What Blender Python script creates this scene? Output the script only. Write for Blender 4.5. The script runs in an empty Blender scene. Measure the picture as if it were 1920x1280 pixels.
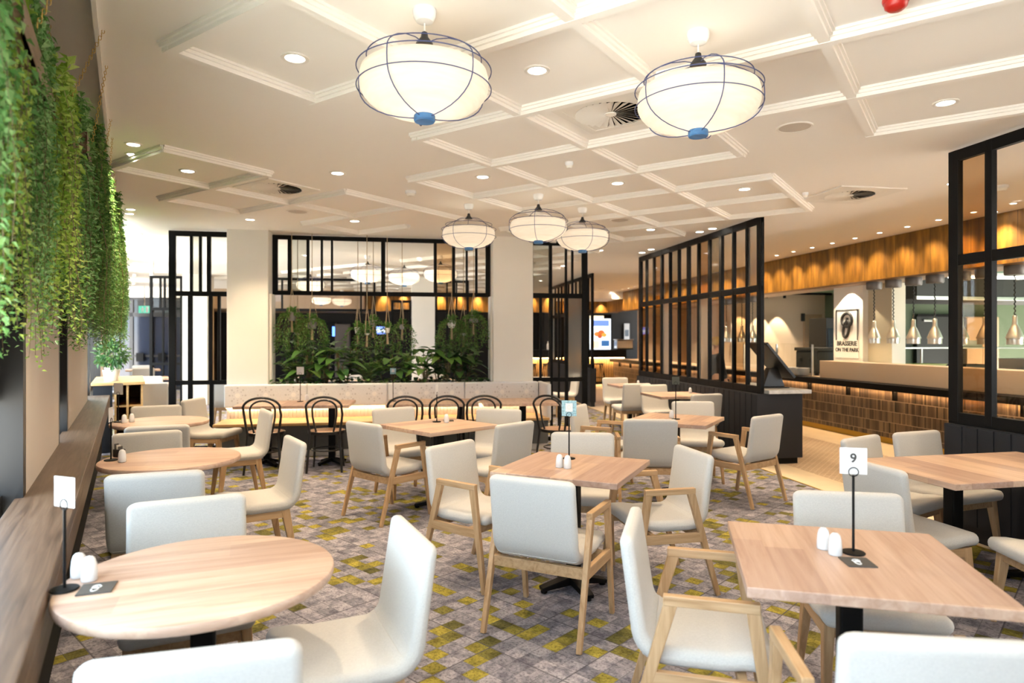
import bpy, bmesh, math, random
from math import sin, cos, pi, radians as R
from mathutils import Vector, Matrix
random.seed(7)
C = bpy.context.scene
COL = C.collection

# ------------------------------------------------------------------ camera, sky, exposure
EYE = 1.52                       # camera height; the camera stands over the world origin looking along +Y
FPX = 1222.0                     # focal length in pixels of the 1920 px wide frame
cd = bpy.data.cameras.new('camera')
cam = bpy.data.objects.new('camera', cd)
COL.objects.link(cam)
cam.location = (0, 0, EYE)
cam.rotation_euler = (R(90), 0, 0)
cd.sensor_width = 36
cd.lens = FPX / 1920 * 36
cd.shift_y = -5 / 1920
cd.clip_start = .05
cd.clip_end = 200
cd.dof.use_dof = True
cd.dof.focus_distance = 4.0
cd.dof.aperture_fstop = 2.0
C.camera = cam

w = bpy.data.worlds.new('world')
C.world = w
w.use_nodes = True
wn_, wl_ = w.node_tree.nodes, w.node_tree.links
bg = wn_['Background']
bg.inputs[1].default_value = 1.0
SKY = (.74, .87, 1.0); SKY_S = 5.4          # soft overcast-bright sky
UNDERGLOW = (1.0, .93, .83); UNDERGLOW_S = 7.0        # warm glow added below the horizon to brighten the ceiling from beneath
wtc = wn_.new('ShaderNodeTexCoord'); wsp = wn_.new('ShaderNodeSeparateXYZ'); wl_.new(wtc.outputs['Generated'], wsp.inputs[0])
wmr = wn_.new('ShaderNodeMapRange'); wmr.inputs['From Min'].default_value = -.02; wmr.inputs['From Max'].default_value = .02; wl_.new(wsp.outputs[2], wmr.inputs['Value'])
wmx = wn_.new('ShaderNodeMix'); wmx.data_type = 'RGBA'
wl_.new(wmr.outputs['Result'], wmx.inputs[0])
wmx.inputs[6].default_value = (*[c_ * UNDERGLOW_S for c_ in UNDERGLOW], 1); wmx.inputs[7].default_value = (*[c_ * SKY_S for c_ in SKY], 1)
wl_.new(wmx.outputs[2], bg.inputs[0])
C.view_settings.view_transform = 'Standard'
C.view_settings.look = 'None'
C.view_settings.gamma = 1
C.view_settings.use_curve_mapping = False
C.view_settings.exposure = 1.27
C.cycles.max_bounces = 8
C.cycles.diffuse_bounces = 5
C.cycles.glossy_bounces = 3
C.cycles.transmission_bounces = 6
C.cycles.transparent_max_bounces = 12
C.cycles.caustics_reflective = False
C.cycles.caustics_refractive = False
C.cycles.sample_clamp_indirect = 6
DOWN_W = 64                      # one recessed downlight
WASH_W = 34                      # one wall-washer over the brass bulkhead
LAMP_W = 1.3                       # bulb of one paper lantern
WARM = (1.0, .87, .70)
HALO = (1.0, .755, .49)

# ------------------------------------------------------------------ frames of reference
TH = R(10)                       # the building's own axes are turned 10 degrees to the view
CU, SU = cos(TH), sin(TH)
H = 3.0                          # ceiling
def B(u, v, z=0.0):              # building frame: u across the room, v into the depth
    return Vector((u * CU - v * SU, u * SU + v * CU, z))
DN = Vector((.8616, .5075, 0)); DW = Vector((-.5075, .8616, 0))
def LW(n, s, z=0.0):             # window-wall frame: n away from the glass, s along the wall
    p = DN * n + DW * s
    return Vector((p.x, p.y, z))
LROT = math.atan2(DN.y, DN.x)
def at(px, py, z):               # point at height z seen at this place of the photograph
    Z = FPX * (z - EYE) / (635 - py)
    return Vector(((px - 960) / FPX * Z, Z, z))
def atd(px, py, Z):              # point at depth Z seen at this place of the photograph
    return Vector(((px - 960) / FPX * Z, Z, EYE + (635 - py) / FPX * Z))
MB_ = Matrix.Rotation(TH, 4, 'Z')
def MBU(u, v, z=0.0, rz=0.0):
    return Matrix.Translation(B(u, v, z)) @ Matrix.Rotation(TH + rz, 4, 'Z')
def MLW(n, s, z=0.0):
    return Matrix.Translation(LW(n, s, z)) @ Matrix.Rotation(LROT, 4, 'Z')

# ------------------------------------------------------------------ mesh helper
class MB:
    def __init__(self, m=None):
        self.v = []; self.f = []; self.m = m or Matrix.Identity(4)
    def _add(self, vs, fs):
        b = len(self.v)
        self.v += [self.m @ Vector(p) for p in vs]
        self.f += [tuple(i + b for i in f) for f in fs]
        return self
    def box(self, x0, x1, y0, y1, z0, z1):
        x0, x1 = min(x0, x1), max(x0, x1); y0, y1 = min(y0, y1), max(y0, y1); z0, z1 = min(z0, z1), max(z0, z1)
        return self._add([(x0,y0,z0),(x1,y0,z0),(x1,y1,z0),(x0,y1,z0),(x0,y0,z1),(x1,y0,z1),(x1,y1,z1),(x0,y1,z1)],
            [(3,2,1,0),(4,5,6,7),(0,1,5,4),(1,2,6,5),(2,3,7,6),(3,0,4,7)])
    def bar(self, p0, p1, w0, d0, w1=None, d1=None, side=(1,0,0)):
        p0 = Vector(p0); p1 = Vector(p1); w1 = w0 if w1 is None else w1; d1 = d0 if d1 is None else d1
        t = (p1 - p0).normalized(); a = Vector(side); a = (a - t * a.dot(t)).normalized(); b = t.cross(a)
        vs = []
        for p, w_, d in ((p0, w0, d0), (p1, w1, d1)):
            for sx, sy in ((-1,-1),(1,-1),(1,1),(-1,1)):
                vs.append(p + a * (sx * w_ / 2) + b * (sy * d / 2))
        return self._add(vs, [(3,2,1,0),(4,5,6,7),(0,1,5,4),(1,2,6,5),(2,3,7,6),(3,0,4,7)])
    def tube(self, pts, r, n=8, closed=False, taper=None):
        pts = [Vector(p) for p in pts]; k = len(pts); rings = []
        up = None
        for i, p in enumerate(pts):
            if closed: t = pts[(i + 1) % k] - pts[i - 1]
            else: t = pts[min(i + 1, k - 1)] - pts[max(i - 1, 0)]
            t.normalize()
            if up is None:
                up = Vector((0,0,1)) if abs(t.z) < .9 else Vector((1,0,0))
            a = up - t * up.dot(t)
            if a.length < 1e-5: a = t.orthogonal()
            a.normalize(); up = a; b = t.cross(a)
            rr = r if taper is None else r + (taper - r) * i / (k - 1)
            rings.append([p + a * (rr * cos(2*pi*j/n)) + b * (rr * sin(2*pi*j/n)) for j in range(n)])
        return self.loft(rings, closed_path=closed)
    def loft(self, rings, closed_path=False, caps=True):
        n = len(rings[0]); k = len(rings); vs = [p for r_ in rings for p in r_]; fs = []
        for i in range(k if closed_path else k - 1):
            i2 = (i + 1) % k
            for j in range(n):
                j2 = (j + 1) % n
                fs.append((i*n+j, i*n+j2, i2*n+j2, i2*n+j))
        if caps and not closed_path:
            fs.append(tuple(range(n-1, -1, -1))); fs.append(tuple((k-1)*n + j for j in range(n)))
        return self._add(vs, fs)
    def lathe(self, prof, n=24, c=(0,0,0)):
        c = Vector(c); vs = []; fs = []; k = len(prof)
        for r_, z in prof:
            for j in range(n):
                vs.append(c + Vector((r_ * cos(2*pi*j/n), r_ * sin(2*pi*j/n), z)))
        for i in range(k - 1):
            for j in range(n):
                j2 = (j + 1) % n
                fs.append((i*n+j, i*n+j2, (i+1)*n+j2, (i+1)*n+j))
        if prof[0][0] > 1e-6: fs.append(tuple(range(n-1, -1, -1)))
        if prof[-1][0] > 1e-6: fs.append(tuple((k-1)*n + j for j in range(n)))
        return self._add(vs, fs)
    def cyl(self, c, r, z0, z1, n=20):
        return self.lathe([(r, z0), (r, z1)], n, c)
    def rod(self, p0, p1, r, n=8, r1=None):
        return self.tube([p0, p1], r, n, taper=r1)
    def ball(self, c, r, n=12, sz=1.0):
        k = max(4, n // 2)
        return self.lathe([(r * sin(pi*i/k), -r * sz * cos(pi*i/k)) for i in range(k + 1)], n, c)
    def prism(self, poly, z0, z1):
        n = len(poly)
        vs = [(p[0], p[1], z0) for p in poly] + [(p[0], p[1], z1) for p in poly]
        fs = [tuple(range(n-1, -1, -1)), tuple(range(n, 2*n))] + [(i, (i+1) % n, n + (i+1) % n, n + i) for i in range(n)]
        return self._add(vs, fs)
    def build(self, name, mat, parent=None, smooth=False, bevel=0.0, seg=2, clean=False):
        me = bpy.data.meshes.new(name)
        me.from_pydata([tuple(p) for p in self.v], [], self.f)
        if clean:
            bm = bmesh.new(); bm.from_mesh(me); bmesh.ops.remove_doubles(bm, verts=bm.verts, dist=1e-5)
            bmesh.ops.recalc_face_normals(bm, faces=bm.faces); bm.to_mesh(me); bm.free()
        me.update()
        if mat: me.materials.append(mat)
        if smooth:
            me.polygons.foreach_set('use_smooth', [True] * len(me.polygons))
            try: me.set_sharp_from_angle(angle=R(smooth if smooth > 1 else 40))
            except Exception: pass
        o = bpy.data.objects.new(name, me)
        COL.objects.link(o)
        if parent is not None: o.parent = parent
        if bevel:
            b = o.modifiers.new('bevel', 'BEVEL'); b.width = bevel; b.segments = seg; b.limit_method = 'ANGLE'; b.angle_limit = R(40)
            b.harden_normals = False
        return o

def tag(o, label=None, cat=None, group=None, kind=None):
    if label: o['label'] = label
    if cat: o['category'] = cat
    if group: o['group'] = group
    if kind: o['kind'] = kind
    return o
def thing(name, label, cat, loc=(0,0,0), rz=0.0, group=None):
    o = bpy.data.objects.new(name, None); COL.objects.link(o)
    o.empty_display_size = .1
    o.location = loc; o.rotation_euler = (0, 0, rz)
    return tag(o, label, cat, group)
KIDS = {}
def dup(root, loc, rz=0.0, label=None, group=None, scale=None):
    def cp(o, parent):
        c = o.copy(); COL.objects.link(c)
        if parent is not None: c.parent = parent
        for k in list(o.children): cp(k, c)
        return c
    r_ = cp(root, None)
    r_.location = loc; r_.rotation_euler = (0, 0, rz)
    if label: r_['label'] = label
    if group: r_['group'] = group
    if scale: r_.scale = scale
    return r_
def struct(o): o['kind'] = 'structure'; return o

# ------------------------------------------------------------------ materials
def new_mat(name):
    m = bpy.data.materials.new(name); m.use_nodes = True
    nt = m.node_tree
    return m, nt, nt.nodes['Principled BSDF'], nt.nodes, nt.links
def pm(name, col, rough=.5, metal=0.0, spec=.5, noise=0.0, nscale=30.0, bump=0.0, bscale=200.0, emit=None, estr=0.0, alpha=1.0, trans=0.0):
    m, nt, p, N, L = new_mat(name)
    p.inputs['Base Color'].default_value = (*col, 1)
    p.inputs['Roughness'].default_value = rough
    p.inputs['Metallic'].default_value = metal
    p.inputs['Specular IOR Level'].default_value = spec
    if trans: p.inputs['Transmission Weight'].default_value = trans
    if emit:
        p.inputs['Emission Color'].default_value = (*emit, 1); p.inputs['Emission Strength'].default_value = estr
    tc = N.new('ShaderNodeTexCoord')
    if noise:
        n = N.new('ShaderNodeTexNoise'); n.inputs['Scale'].default_value = nscale; n.inputs['Detail'].default_value = 4
        L.new(tc.outputs['Object'], n.inputs['Vector'])
        h = N.new('ShaderNodeHueSaturation'); h.inputs['Color'].default_value = (*col, 1)
        mr = N.new('ShaderNodeMapRange'); mr.inputs['From Min'].default_value = .3; mr.inputs['From Max'].default_value = .7
        mr.inputs['To Min'].default_value = 1 - noise; mr.inputs['To Max'].default_value = 1 + noise
        L.new(n.outputs['Fac'], mr.inputs['Value']); L.new(mr.outputs['Result'], h.inputs['Value'])
        L.new(h.outputs['Color'], p.inputs['Base Color'])
    if bump:
        n = N.new('ShaderNodeTexNoise'); n.inputs['Scale'].default_value = bscale; n.inputs['Detail'].default_value = 2
        L.new(tc.outputs['Object'], n.inputs['Vector'])
        b = N.new('ShaderNodeBump'); b.inputs['Strength'].default_value = bump; b.inputs['Distance'].default_value = .003
        L.new(n.outputs['Fac'], b.inputs['Height']); L.new(b.outputs['Normal'], p.inputs['Normal'])
    return m
def math_node(N, L, op, a, b=None, c=None):
    n = N.new('ShaderNodeMath'); n.operation = op
    for i, x in enumerate((a, b, c)):
        if x is None: continue
        if isinstance(x, (int, float)): n.inputs[i].default_value = x
        else: L.new(x, n.inputs[i])
    return n.outputs[0]
def ramp(N, L, fac, stops, interp='LINEAR'):
    n = N.new('ShaderNodeValToRGB'); cr = n.color_ramp; cr.interpolation = interp
    while len(cr.elements) < len(stops): cr.elements.new(.5)
    for e, (p, c) in zip(cr.elements, stops): e.position = p; e.color = (*c, 1)
    L.new(fac, n.inputs['Fac'])
    return n.outputs['Color']
def mixc(N, L, fac, a, b, mode='MIX'):
    n = N.new('ShaderNodeMix'); n.data_type = 'RGBA'; n.blend_type = mode
    if isinstance(fac, (int, float)): n.inputs['Factor'].default_value = fac
    else: L.new(fac, n.inputs['Factor'])
    for k, x in (('A', a), ('B', b)):
        s = [i for i in n.inputs if i.name == k and i.type == 'RGBA'][0]
        if isinstance(x, tuple): s.default_value = (*x, 1)
        else: L.new(x, s)
    return [o for o in n.outputs if o.type == 'RGBA'][0]

def wood(name, cols, plank=.0, axis='Y', rough=.45, grain=14.0, stretch=14.0, spec=.4):
    """timber with long grain along one local axis; plank > 0 adds glued staves of that width, each of its own shade"""
    m, nt, p, N, L = new_mat(name)
    tc = N.new('ShaderNodeTexCoord'); oi = N.new('ShaderNodeObjectInfo')
    sep = N.new('ShaderNodeSeparateXYZ'); L.new(tc.outputs['Object'], sep.inputs[0])
    ax = {'X': 0, 'Y': 1, 'Z': 2}[axis]; other = [0, 1, 2]; other.remove(ax)
    mp = N.new('ShaderNodeMapping')
    sc = [grain] * 3; sc[ax] = grain / stretch
    mp.inputs['Scale'].default_value = sc
    add = N.new('ShaderNodeVectorMath'); add.operation = 'ADD'
    L.new(tc.outputs['Object'], add.inputs[0])
    rv = N.new('ShaderNodeCombineXYZ')
    r10 = math_node(N, L, 'MULTIPLY', oi.outputs['Random'], 37.0)
    for i in range(3): L.new(r10, rv.inputs[i])
    L.new(rv.outputs[0], add.inputs[1]); L.new(add.outputs[0], mp.inputs['Vector'])
    n = N.new('ShaderNodeTexNoise'); n.inputs['Scale'].default_value = 3.0; n.inputs['Detail'].default_value = 7; n.inputs['Roughness'].default_value = .6
    n.inputs['Distortion'].default_value = .6
    L.new(mp.outputs[0], n.inputs['Vector'])
    c = ramp(N, L, n.outputs['Fac'], [(.3, cols[0]), (.5, cols[1]), (.72, cols[2])])
    if plank:
        q = math_node(N, L, 'FLOOR', math_node(N, L, 'DIVIDE', math_node(N, L, 'ADD', sep.outputs[other[0]], 5.0), plank))
        lo = math_node(N, L, 'ADD', q, r10)
        wn = N.new('ShaderNodeTexWhiteNoise'); wn.noise_dimensions = '1D'; L.new(lo, wn.inputs['W'])
        ln = math_node(N, L, 'FLOOR', math_node(N, L, 'ADD', math_node(N, L, 'MULTIPLY', sep.outputs[ax], 1.1), math_node(N, L, 'MULTIPLY', wn.outputs['Value'], 9.0)))
        wn2 = N.new('ShaderNodeTexWhiteNoise'); wn2.noise_dimensions = '2D'
        cv = N.new('ShaderNodeCombineXYZ'); L.new(lo, cv.inputs[0]); L.new(ln, cv.inputs[1]); L.new(cv.outputs[0], wn2.inputs['Vector'])
        h = N.new('ShaderNodeHueSaturation'); L.new(c, h.inputs['Color'])
        mr = N.new('ShaderNodeMapRange'); mr.inputs['To Min'].default_value = .78; mr.inputs['To Max'].default_value = 1.14
        L.new(wn2.outputs['Value'], mr.inputs['Value']); L.new(mr.outputs['Result'], h.inputs['Value'])
        mr2 = N.new('ShaderNodeMapRange'); mr2.inputs['To Min'].default_value = .49; mr2.inputs['To Max'].default_value = .507
        L.new(wn2.outputs['Value'], mr2.inputs['Value']); L.new(mr2.outputs['Result'], h.inputs['Hue'])
        c = h.outputs['Color']
    L.new(c, p.inputs['Base Color'])
    p.inputs['Roughness'].default_value = rough
    p.inputs['Specular IOR Level'].default_value = spec
    b = N.new('ShaderNodeBump'); b.inputs['Strength'].default_value = .12; b.inputs['Distance'].default_value = .002
    L.new(n.outputs['Fac'], b.inputs['Height']); L.new(b.outputs['Normal'], p.inputs['Normal'])
    return m

def fabric(name, col, col2):
    m, nt, p, N, L = new_mat(name)
    tc = N.new('ShaderNodeTexCoord')
    f = None
    for s in ((900, 120, 300), (120, 900, 900)):
        mp = N.new('ShaderNodeMapping'); mp.inputs['Scale'].default_value = s; L.new(tc.outputs['Object'], mp.inputs['Vector'])
        n = N.new('ShaderNodeTexNoise'); n.inputs['Scale'].default_value = 1; n.inputs['Detail'].default_value = 2
        L.new(mp.outputs[0], n.inputs['Vector'])
        f = n.outputs['Fac'] if f is None else math_node(N, L, 'MULTIPLY_ADD', n.outputs['Fac'], .5, math_node(N, L, 'MULTIPLY', f, .5))
    c = ramp(N, L, f, [(.36, col2), (.6, col)])
    L.new(c, p.inputs['Base Color'])
    p.inputs['Roughness'].default_value = .85; p.inputs['Specular IOR Level'].default_value = .2
    p.inputs['Sheen Weight'].default_value = .15
    b = N.new('ShaderNodeBump'); b.inputs['Strength'].default_value = .15; b.inputs['Distance'].default_value = .001
    L.new(f, b.inputs['Height']); L.new(b.outputs['Normal'], p.inputs['Normal'])
    return m

def glass(name, col, rough=0.0, alpha=.22):
    """thin pane: mostly clear, tinted, with a mirror reflection at grazing angles"""
    m, nt, p, N, L = new_mat(name)
    N.remove(p)
    out = N['Material Output']
    t = N.new('ShaderNodeBsdfTransparent'); t.inputs[0].default_value = (*col, 1)
    g = N.new('ShaderNodeBsdfGlossy'); g.inputs['Roughness'].default_value = rough + .02
    fr = N.new('ShaderNodeFresnel'); fr.inputs['IOR'].default_value = 1.35
    mx = N.new('ShaderNodeMixShader'); geo = N.new('ShaderNodeNewGeometry')
    fac = math_node(N, L, 'MULTIPLY', fr.outputs[0], math_node(N, L, 'SUBTRACT', 1.0, geo.outputs['Backfacing']))
    L.new(fac, mx.inputs[0]); L.new(t.outputs[0], mx.inputs[1]); L.new(g.outputs[0], mx.inputs[2])
    L.new(mx.outputs[0], out.inputs['Surface'])
    return m
def reeded(name, col):
    m, nt, p, N, L = new_mat(name)
    p.inputs['Base Color'].default_value = (*col, 1)
    p.inputs['Transmission Weight'].default_value = .9
    p.inputs['Roughness'].default_value = .28; p.inputs['IOR'].default_value = 1.15
    return m

def carpet():
    m, nt, p, N, L = new_mat('carpet_tiles')
    g = N.new('ShaderNodeNewGeometry')
    mp = N.new('ShaderNodeMapping'); mp.vector_type = 'POINT'; mp.inputs['Rotation'].default_value = (0, 0, R(43)); mp.inputs['Scale'].default_value = (11.0, 11.0, 11.0)
    L.new(g.outputs['Position'], mp.inputs['Vector'])
    fl = N.new('ShaderNodeVectorMath'); fl.operation = 'FLOOR'; L.new(mp.outputs[0], fl.inputs[0])
    fr = N.new('ShaderNodeVectorMath'); fr.operation = 'FRACTION'; L.new(mp.outputs[0], fr.inputs[0])
    wn = N.new('ShaderNodeTexWhiteNoise'); wn.noise_dimensions = '2D'; L.new(fl.outputs[0], wn.inputs['Vector'])
    off = N.new('ShaderNodeVectorMath'); off.operation = 'ADD'; off.inputs[1].default_value = (31.7, 11.3, 0); L.new(fl.outputs[0], off.inputs[0])
    wn2 = N.new('ShaderNodeTexWhiteNoise'); wn2.noise_dimensions = '2D'; L.new(off.outputs[0], wn2.inputs['Vector'])
    # clusters in which the coloured squares gather
    cl = N.new('ShaderNodeTexNoise'); cl.inputs['Scale'].default_value = .16; cl.inputs['Detail'].default_value = 2; L.new(fl.outputs[0], cl.inputs['Vector'])
    thr = N.new('ShaderNodeMapRange'); thr.inputs['From Min'].default_value = .36; thr.inputs['From Max'].default_value = .66
    thr.inputs['To Min'].default_value = .02; thr.inputs['To Max'].default_value = .44; L.new(cl.outputs['Fac'], thr.inputs['Value'])
    isy = math_node(N, L, 'LESS_THAN', wn.outputs['Value'], thr.outputs['Result'])
    speck = N.new('ShaderNodeTexNoise'); speck.inputs['Scale'].default_value = 6; speck.inputs['Detail'].default_value = 5; speck.inputs['Roughness'].default_value = .75
    L.new(mp.outputs[0], speck.inputs['Vector'])
    blot = N.new('ShaderNodeTexNoise'); blot.inputs['Scale'].default_value = 1.3; blot.inputs['Detail'].default_value = 3; L.new(mp.outputs[0], blot.inputs['Vector'])
    grey = ramp(N, L, wn2.outputs['Value'], [(0, (.20, .195, .23)), (.5, (.29, .278, .315)), (1, (.37, .35, .39))])
    yel = ramp(N, L, wn2.outputs['Value'], [(0, (.11, .105, .038)), (.4, (.24, .21, .045)), (1, (.38, .32, .06))])
    base = mixc(N, L, isy, grey, yel)
    sp = ramp(N, L, speck.outputs['Fac'], [(.34, (.18, .18, .22)), (.5, (.95, .95, .95)), (.68, (1.25, 1.22, 1.2))])
    base = mixc(N, L, .8, base, sp, 'MULTIPLY')
    bl = ramp(N, L, blot.outputs['Fac'], [(.36, (.42, .43, .49)), (.56, (1, 1, 1))])
    base = mixc(N, L, .75, base, bl, 'MULTIPLY')
    sep = N.new('ShaderNodeSeparateXYZ'); L.new(fr.outputs[0], sep.inputs[0])
    def edge(s, wdt):
        a = math_node(N, L, 'LESS_THAN', s, wdt)
        return a
    ln = math_node(N, L, 'MAXIMUM', edge(sep.outputs[0], .05), edge(sep.outputs[1], .05))
    # heavier joints every half metre
    s5 = N.new('ShaderNodeVectorMath'); s5.operation = 'MULTIPLY'; s5.inputs[1].default_value = (.2, .2, .2); L.new(mp.outputs[0], s5.inputs[0])
    f5 = N.new('ShaderNodeVectorMath'); f5.operation = 'FRACTION'; L.new(s5.outputs[0], f5.inputs[0])
    sp5 = N.new('ShaderNodeSeparateXYZ'); L.new(f5.outputs[0], sp5.inputs[0])
    ln5 = math_node(N, L, 'MAXIMUM', edge(sp5.outputs[0], .018), edge(sp5.outputs[1], .018))
    lf = math_node(N, L, 'MINIMUM', math_node(N, L, 'ADD', math_node(N, L, 'MULTIPLY', ln, .45), math_node(N, L, 'MULTIPLY', ln5, .6)), .85)
    base = mixc(N, L, lf, base, (.07, .07, .085))
    L.new(base, p.inputs['Base Color'])
    p.inputs['Roughness'].default_value = .95; p.inputs['Specular IOR Level'].default_value = .1
    b = N.new('ShaderNodeBump'); b.inputs['Strength'].default_value = .4; b.inputs['Distance'].default_value = .004
    L.new(speck.outputs['Fac'], b.inputs['Height']); L.new(b.outputs['Normal'], p.inputs['Normal'])
    return m

def stick_tiles():
    """upright glazed stick tiles in courses, each its own brown, a few missing-dark"""
    m, nt, p, N, L = new_mat('stick_tiles')
    tc = N.new('ShaderNodeTexCoord')
    sep = N.new('ShaderNodeSeparateXYZ'); L.new(tc.outputs['Object'], sep.inputs[0])
    x = math_node(N, L, 'DIVIDE', sep.outputs[1], .028); z = math_node(N, L, 'DIVIDE', sep.outputs[2], .155)
    cv = N.new('ShaderNodeCombineXYZ'); L.new(math_node(N, L, 'FLOOR', x), cv.inputs[0]); L.new(math_node(N, L, 'FLOOR', z), cv.inputs[1])
    wn = N.new('ShaderNodeTexWhiteNoise'); wn.noise_dimensions = '2D'; L.new(cv.outputs[0], wn.inputs['Vector'])
    c = ramp(N, L, wn.outputs['Value'], [(0, (.008, .007, .007)), (.03, (.035, .024, .017)), (.5, (.095, .064, .043)), (.85, (.15, .105, .068)), (1, (.21, .15, .09))])
    big = N.new('ShaderNodeTexNoise'); big.inputs['Scale'].default_value = 1.6; L.new(tc.outputs['Object'], big.inputs['Vector'])
    c = mixc(N, L, .5, c, ramp(N, L, big.outputs['Fac'], [(.35, (.6, .55, .5)), (.65, (1.2, 1.15, 1.0))]), 'MULTIPLY')
    fx = math_node(N, L, 'FRACT', x); fz = math_node(N, L, 'FRACT', z)
    gx = math_node(N, L, 'LESS_THAN', fx, .12); gz = math_node(N, L, 'LESS_THAN', fz, .045)
    c = mixc(N, L, gx, c, (.035, .025, .02))
    c = mixc(N, L, gz, c, (.36, .27, .18))
    L.new(c, p.inputs['Base Color']); p.inputs['Roughness'].default_value = .3
    b = N.new('ShaderNodeBump'); b.inputs['Strength'].default_value = .6; b.inputs['Distance'].default_value = .006
    hh = math_node(N, L, 'SUBTRACT', 1.0, math_node(N, L, 'MAXIMUM', gx, gz)); L.new(hh, b.inputs['Height']); L.new(b.outputs['Normal'], p.inputs['Normal'])
    return m

def herringbone():
    m, nt, p, N, L = new_mat('basket_tile')
    tc = N.new('ShaderNodeTexCoord')
    br = N.new('ShaderNodeTexBrick'); br.inputs['Scale'].default_value = 4.2; br.offset = .5
    br.inputs['Color1'].default_value = (.30, .19, .10, 1); br.inputs['Color2'].default_value = (.42, .28, .16, 1); br.inputs['Mortar'].default_value = (.62, .5, .36, 1)
    br.inputs['Mortar Size'].default_value = .03; br.inputs['Brick Width'].default_value = .5; br.inputs['Row Height'].default_value = .16
    mp = N.new('ShaderNodeMapping'); mp.inputs['Rotation'].default_value = (0, 0, R(45)); L.new(tc.outputs['Object'], mp.inputs['Vector'])
    L.new(mp.outputs[0], br.inputs['Vector']); L.new(br.outputs['Color'], p.inputs['Base Color'])
    p.inputs['Roughness'].default_value = .45
    return m

def brass_panels():
    m, nt, p, N, L = new_mat('bronze_panels')
    tc = N.new('ShaderNodeTexCoord')
    mp = N.new('ShaderNodeMapping'); mp.inputs['Scale'].default_value = (1, 11, 1.8); L.new(tc.outputs['Object'], mp.inputs['Vector'])
    n = N.new('ShaderNodeTexNoise'); n.inputs['Scale'].default_value = 1; n.inputs['Detail'].default_value = 5; L.new(mp.outputs[0], n.inputs['Vector'])
    sep = N.new('ShaderNodeSeparateXYZ'); L.new(tc.outputs['Object'], sep.inputs[0])
    q = math_node(N, L, 'DIVIDE', sep.outputs[1], .62)
    wn = N.new('ShaderNodeTexWhiteNoise'); wn.noise_dimensions = '1D'; L.new(math_node(N, L, 'FLOOR', q), wn.inputs['W'])
    c = ramp(N, L, n.outputs['Fac'], [(.3, (.085, .038, .005)), (.5, (.19, .088, .010)), (.7, (.30, .145, .02))])
    h = N.new('ShaderNodeHueSaturation'); L.new(c, h.inputs['Color'])
    mr = N.new('ShaderNodeMapRange'); mr.inputs['To Min'].default_value = .8; mr.inputs['To Max'].default_value = 1.15; L.new(wn.outputs['Value'], mr.inputs['Value']); L.new(mr.outputs['Result'], h.inputs['Value'])
    jt = math_node(N, L, 'LESS_THAN', math_node(N, L, 'FRACT', q), .012)
    L.new(mixc(N, L, jt, h.outputs['Color'], (.05, .025, .006)), p.inputs['Base Color'])
    p.inputs['Roughness'].default_value = .5; p.inputs['Metallic'].default_value = .25
    return m

def leaf_mat(name, c0, c1, c2, trans=.35, rough=.45):
    m, nt, p, N, L = new_mat(name)
    g = N.new('ShaderNodeNewGeometry')
    c = ramp(N, L, g.outputs['Random Per Island'], [(0, c0), (.55, c1), (1, c2)])
    L.new(c, p.inputs['Base Color']); p.inputs['Roughness'].default_value = rough
    p.inputs['Specular IOR Level'].default_value = .35
    out = N['Material Output']
    t = N.new('ShaderNodeBsdfTranslucent'); L.new(c, t.inputs['Color'])
    mx = N.new('ShaderNodeMixShader'); mx.inputs[0].default_value = trans
    L.new(p.outputs[0], mx.inputs[1]); L.new(t.outputs[0], mx.inputs[2]); L.new(mx.outputs[0], out.inputs['Surface'])
    return m

def paper_shade():
    """lit paper lantern: the paper itself glows from the bulb inside it"""
    m, nt, p, N, L = new_mat('lit_paper')
    tc = N.new('ShaderNodeTexCoord')
    mp = N.new('ShaderNodeMapping'); mp.inputs['Scale'].default_value = (4, 4, 40); L.new(tc.outputs['Object'], mp.inputs['Vector'])
    n = N.new('ShaderNodeTexNoise'); n.inputs['Scale'].default_value = 2; n.inputs['Detail'].default_value = 5; L.new(mp.outputs[0], n.inputs['Vector'])
    c = ramp(N, L, n.outputs['Fac'], [(.3, (.60, .57, .52)), (.7, (.72, .69, .64))])
    L.new(c, p.inputs['Base Color']); p.inputs['Roughness'].default_value = .9; p.inputs['Specular IOR Level'].default_value = .05
    e = ramp(N, L, n.outputs['Fac'], [(.3, (1, .82, .62)), (.7, (1, .89, .74))])
    L.new(e, p.inputs['Emission Color']); p.inputs['Emission Strength'].default_value = .075
    out = N['Material Output']
    t = N.new('ShaderNodeBsdfTranslucent'); t.inputs[0].default_value = (.74, .68, .60, 1)
    mx = N.new('ShaderNodeMixShader'); mx.inputs[0].default_value = .35
    L.new(p.outputs[0], mx.inputs[1]); L.new(t.outputs[0], mx.inputs[2]); L.new(mx.outputs[0], out.inputs['Surface'])
    return m

M = {}
M['ceiling'] = pm('ceiling_paint', (.90, .87, .82), .95, spec=.03)
M['mould'] = pm('moulding_paint', (.90, .87, .82), .95, spec=.03)
M['column'] = pm('column_paint', (.80, .77, .71), .85, spec=.15, noise=.03, nscale=1.2)
M['carpet'] = carpet()
M['fabric'] = fabric('chair_fabric', (.53, .515, .485), (.43, .415, .395))
M['ash'] = wood('ash_frame', ((.31, .18, .085), (.43, .275, .145), (.51, .345, .20)), axis='Z')
M['ash_y'] = wood('ash_frame_along', ((.31, .18, .085), (.43, .275, .145), (.51, .345, .20)), axis='Y')
M['top'] = wood('ash_staves', ((.38, .245, .175), (.47, .325, .245), (.54, .395, .31)), plank=.135, axis='Y', rough=.38, grain=10, stretch=16)
M['topedge'] = M['top']
M['ledge'] = wood('stained_oak', ((.06, .035, .021), (.115, .07, .044), (.165, .108, .07)), axis='Y', rough=.4, grain=16, stretch=22)
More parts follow.
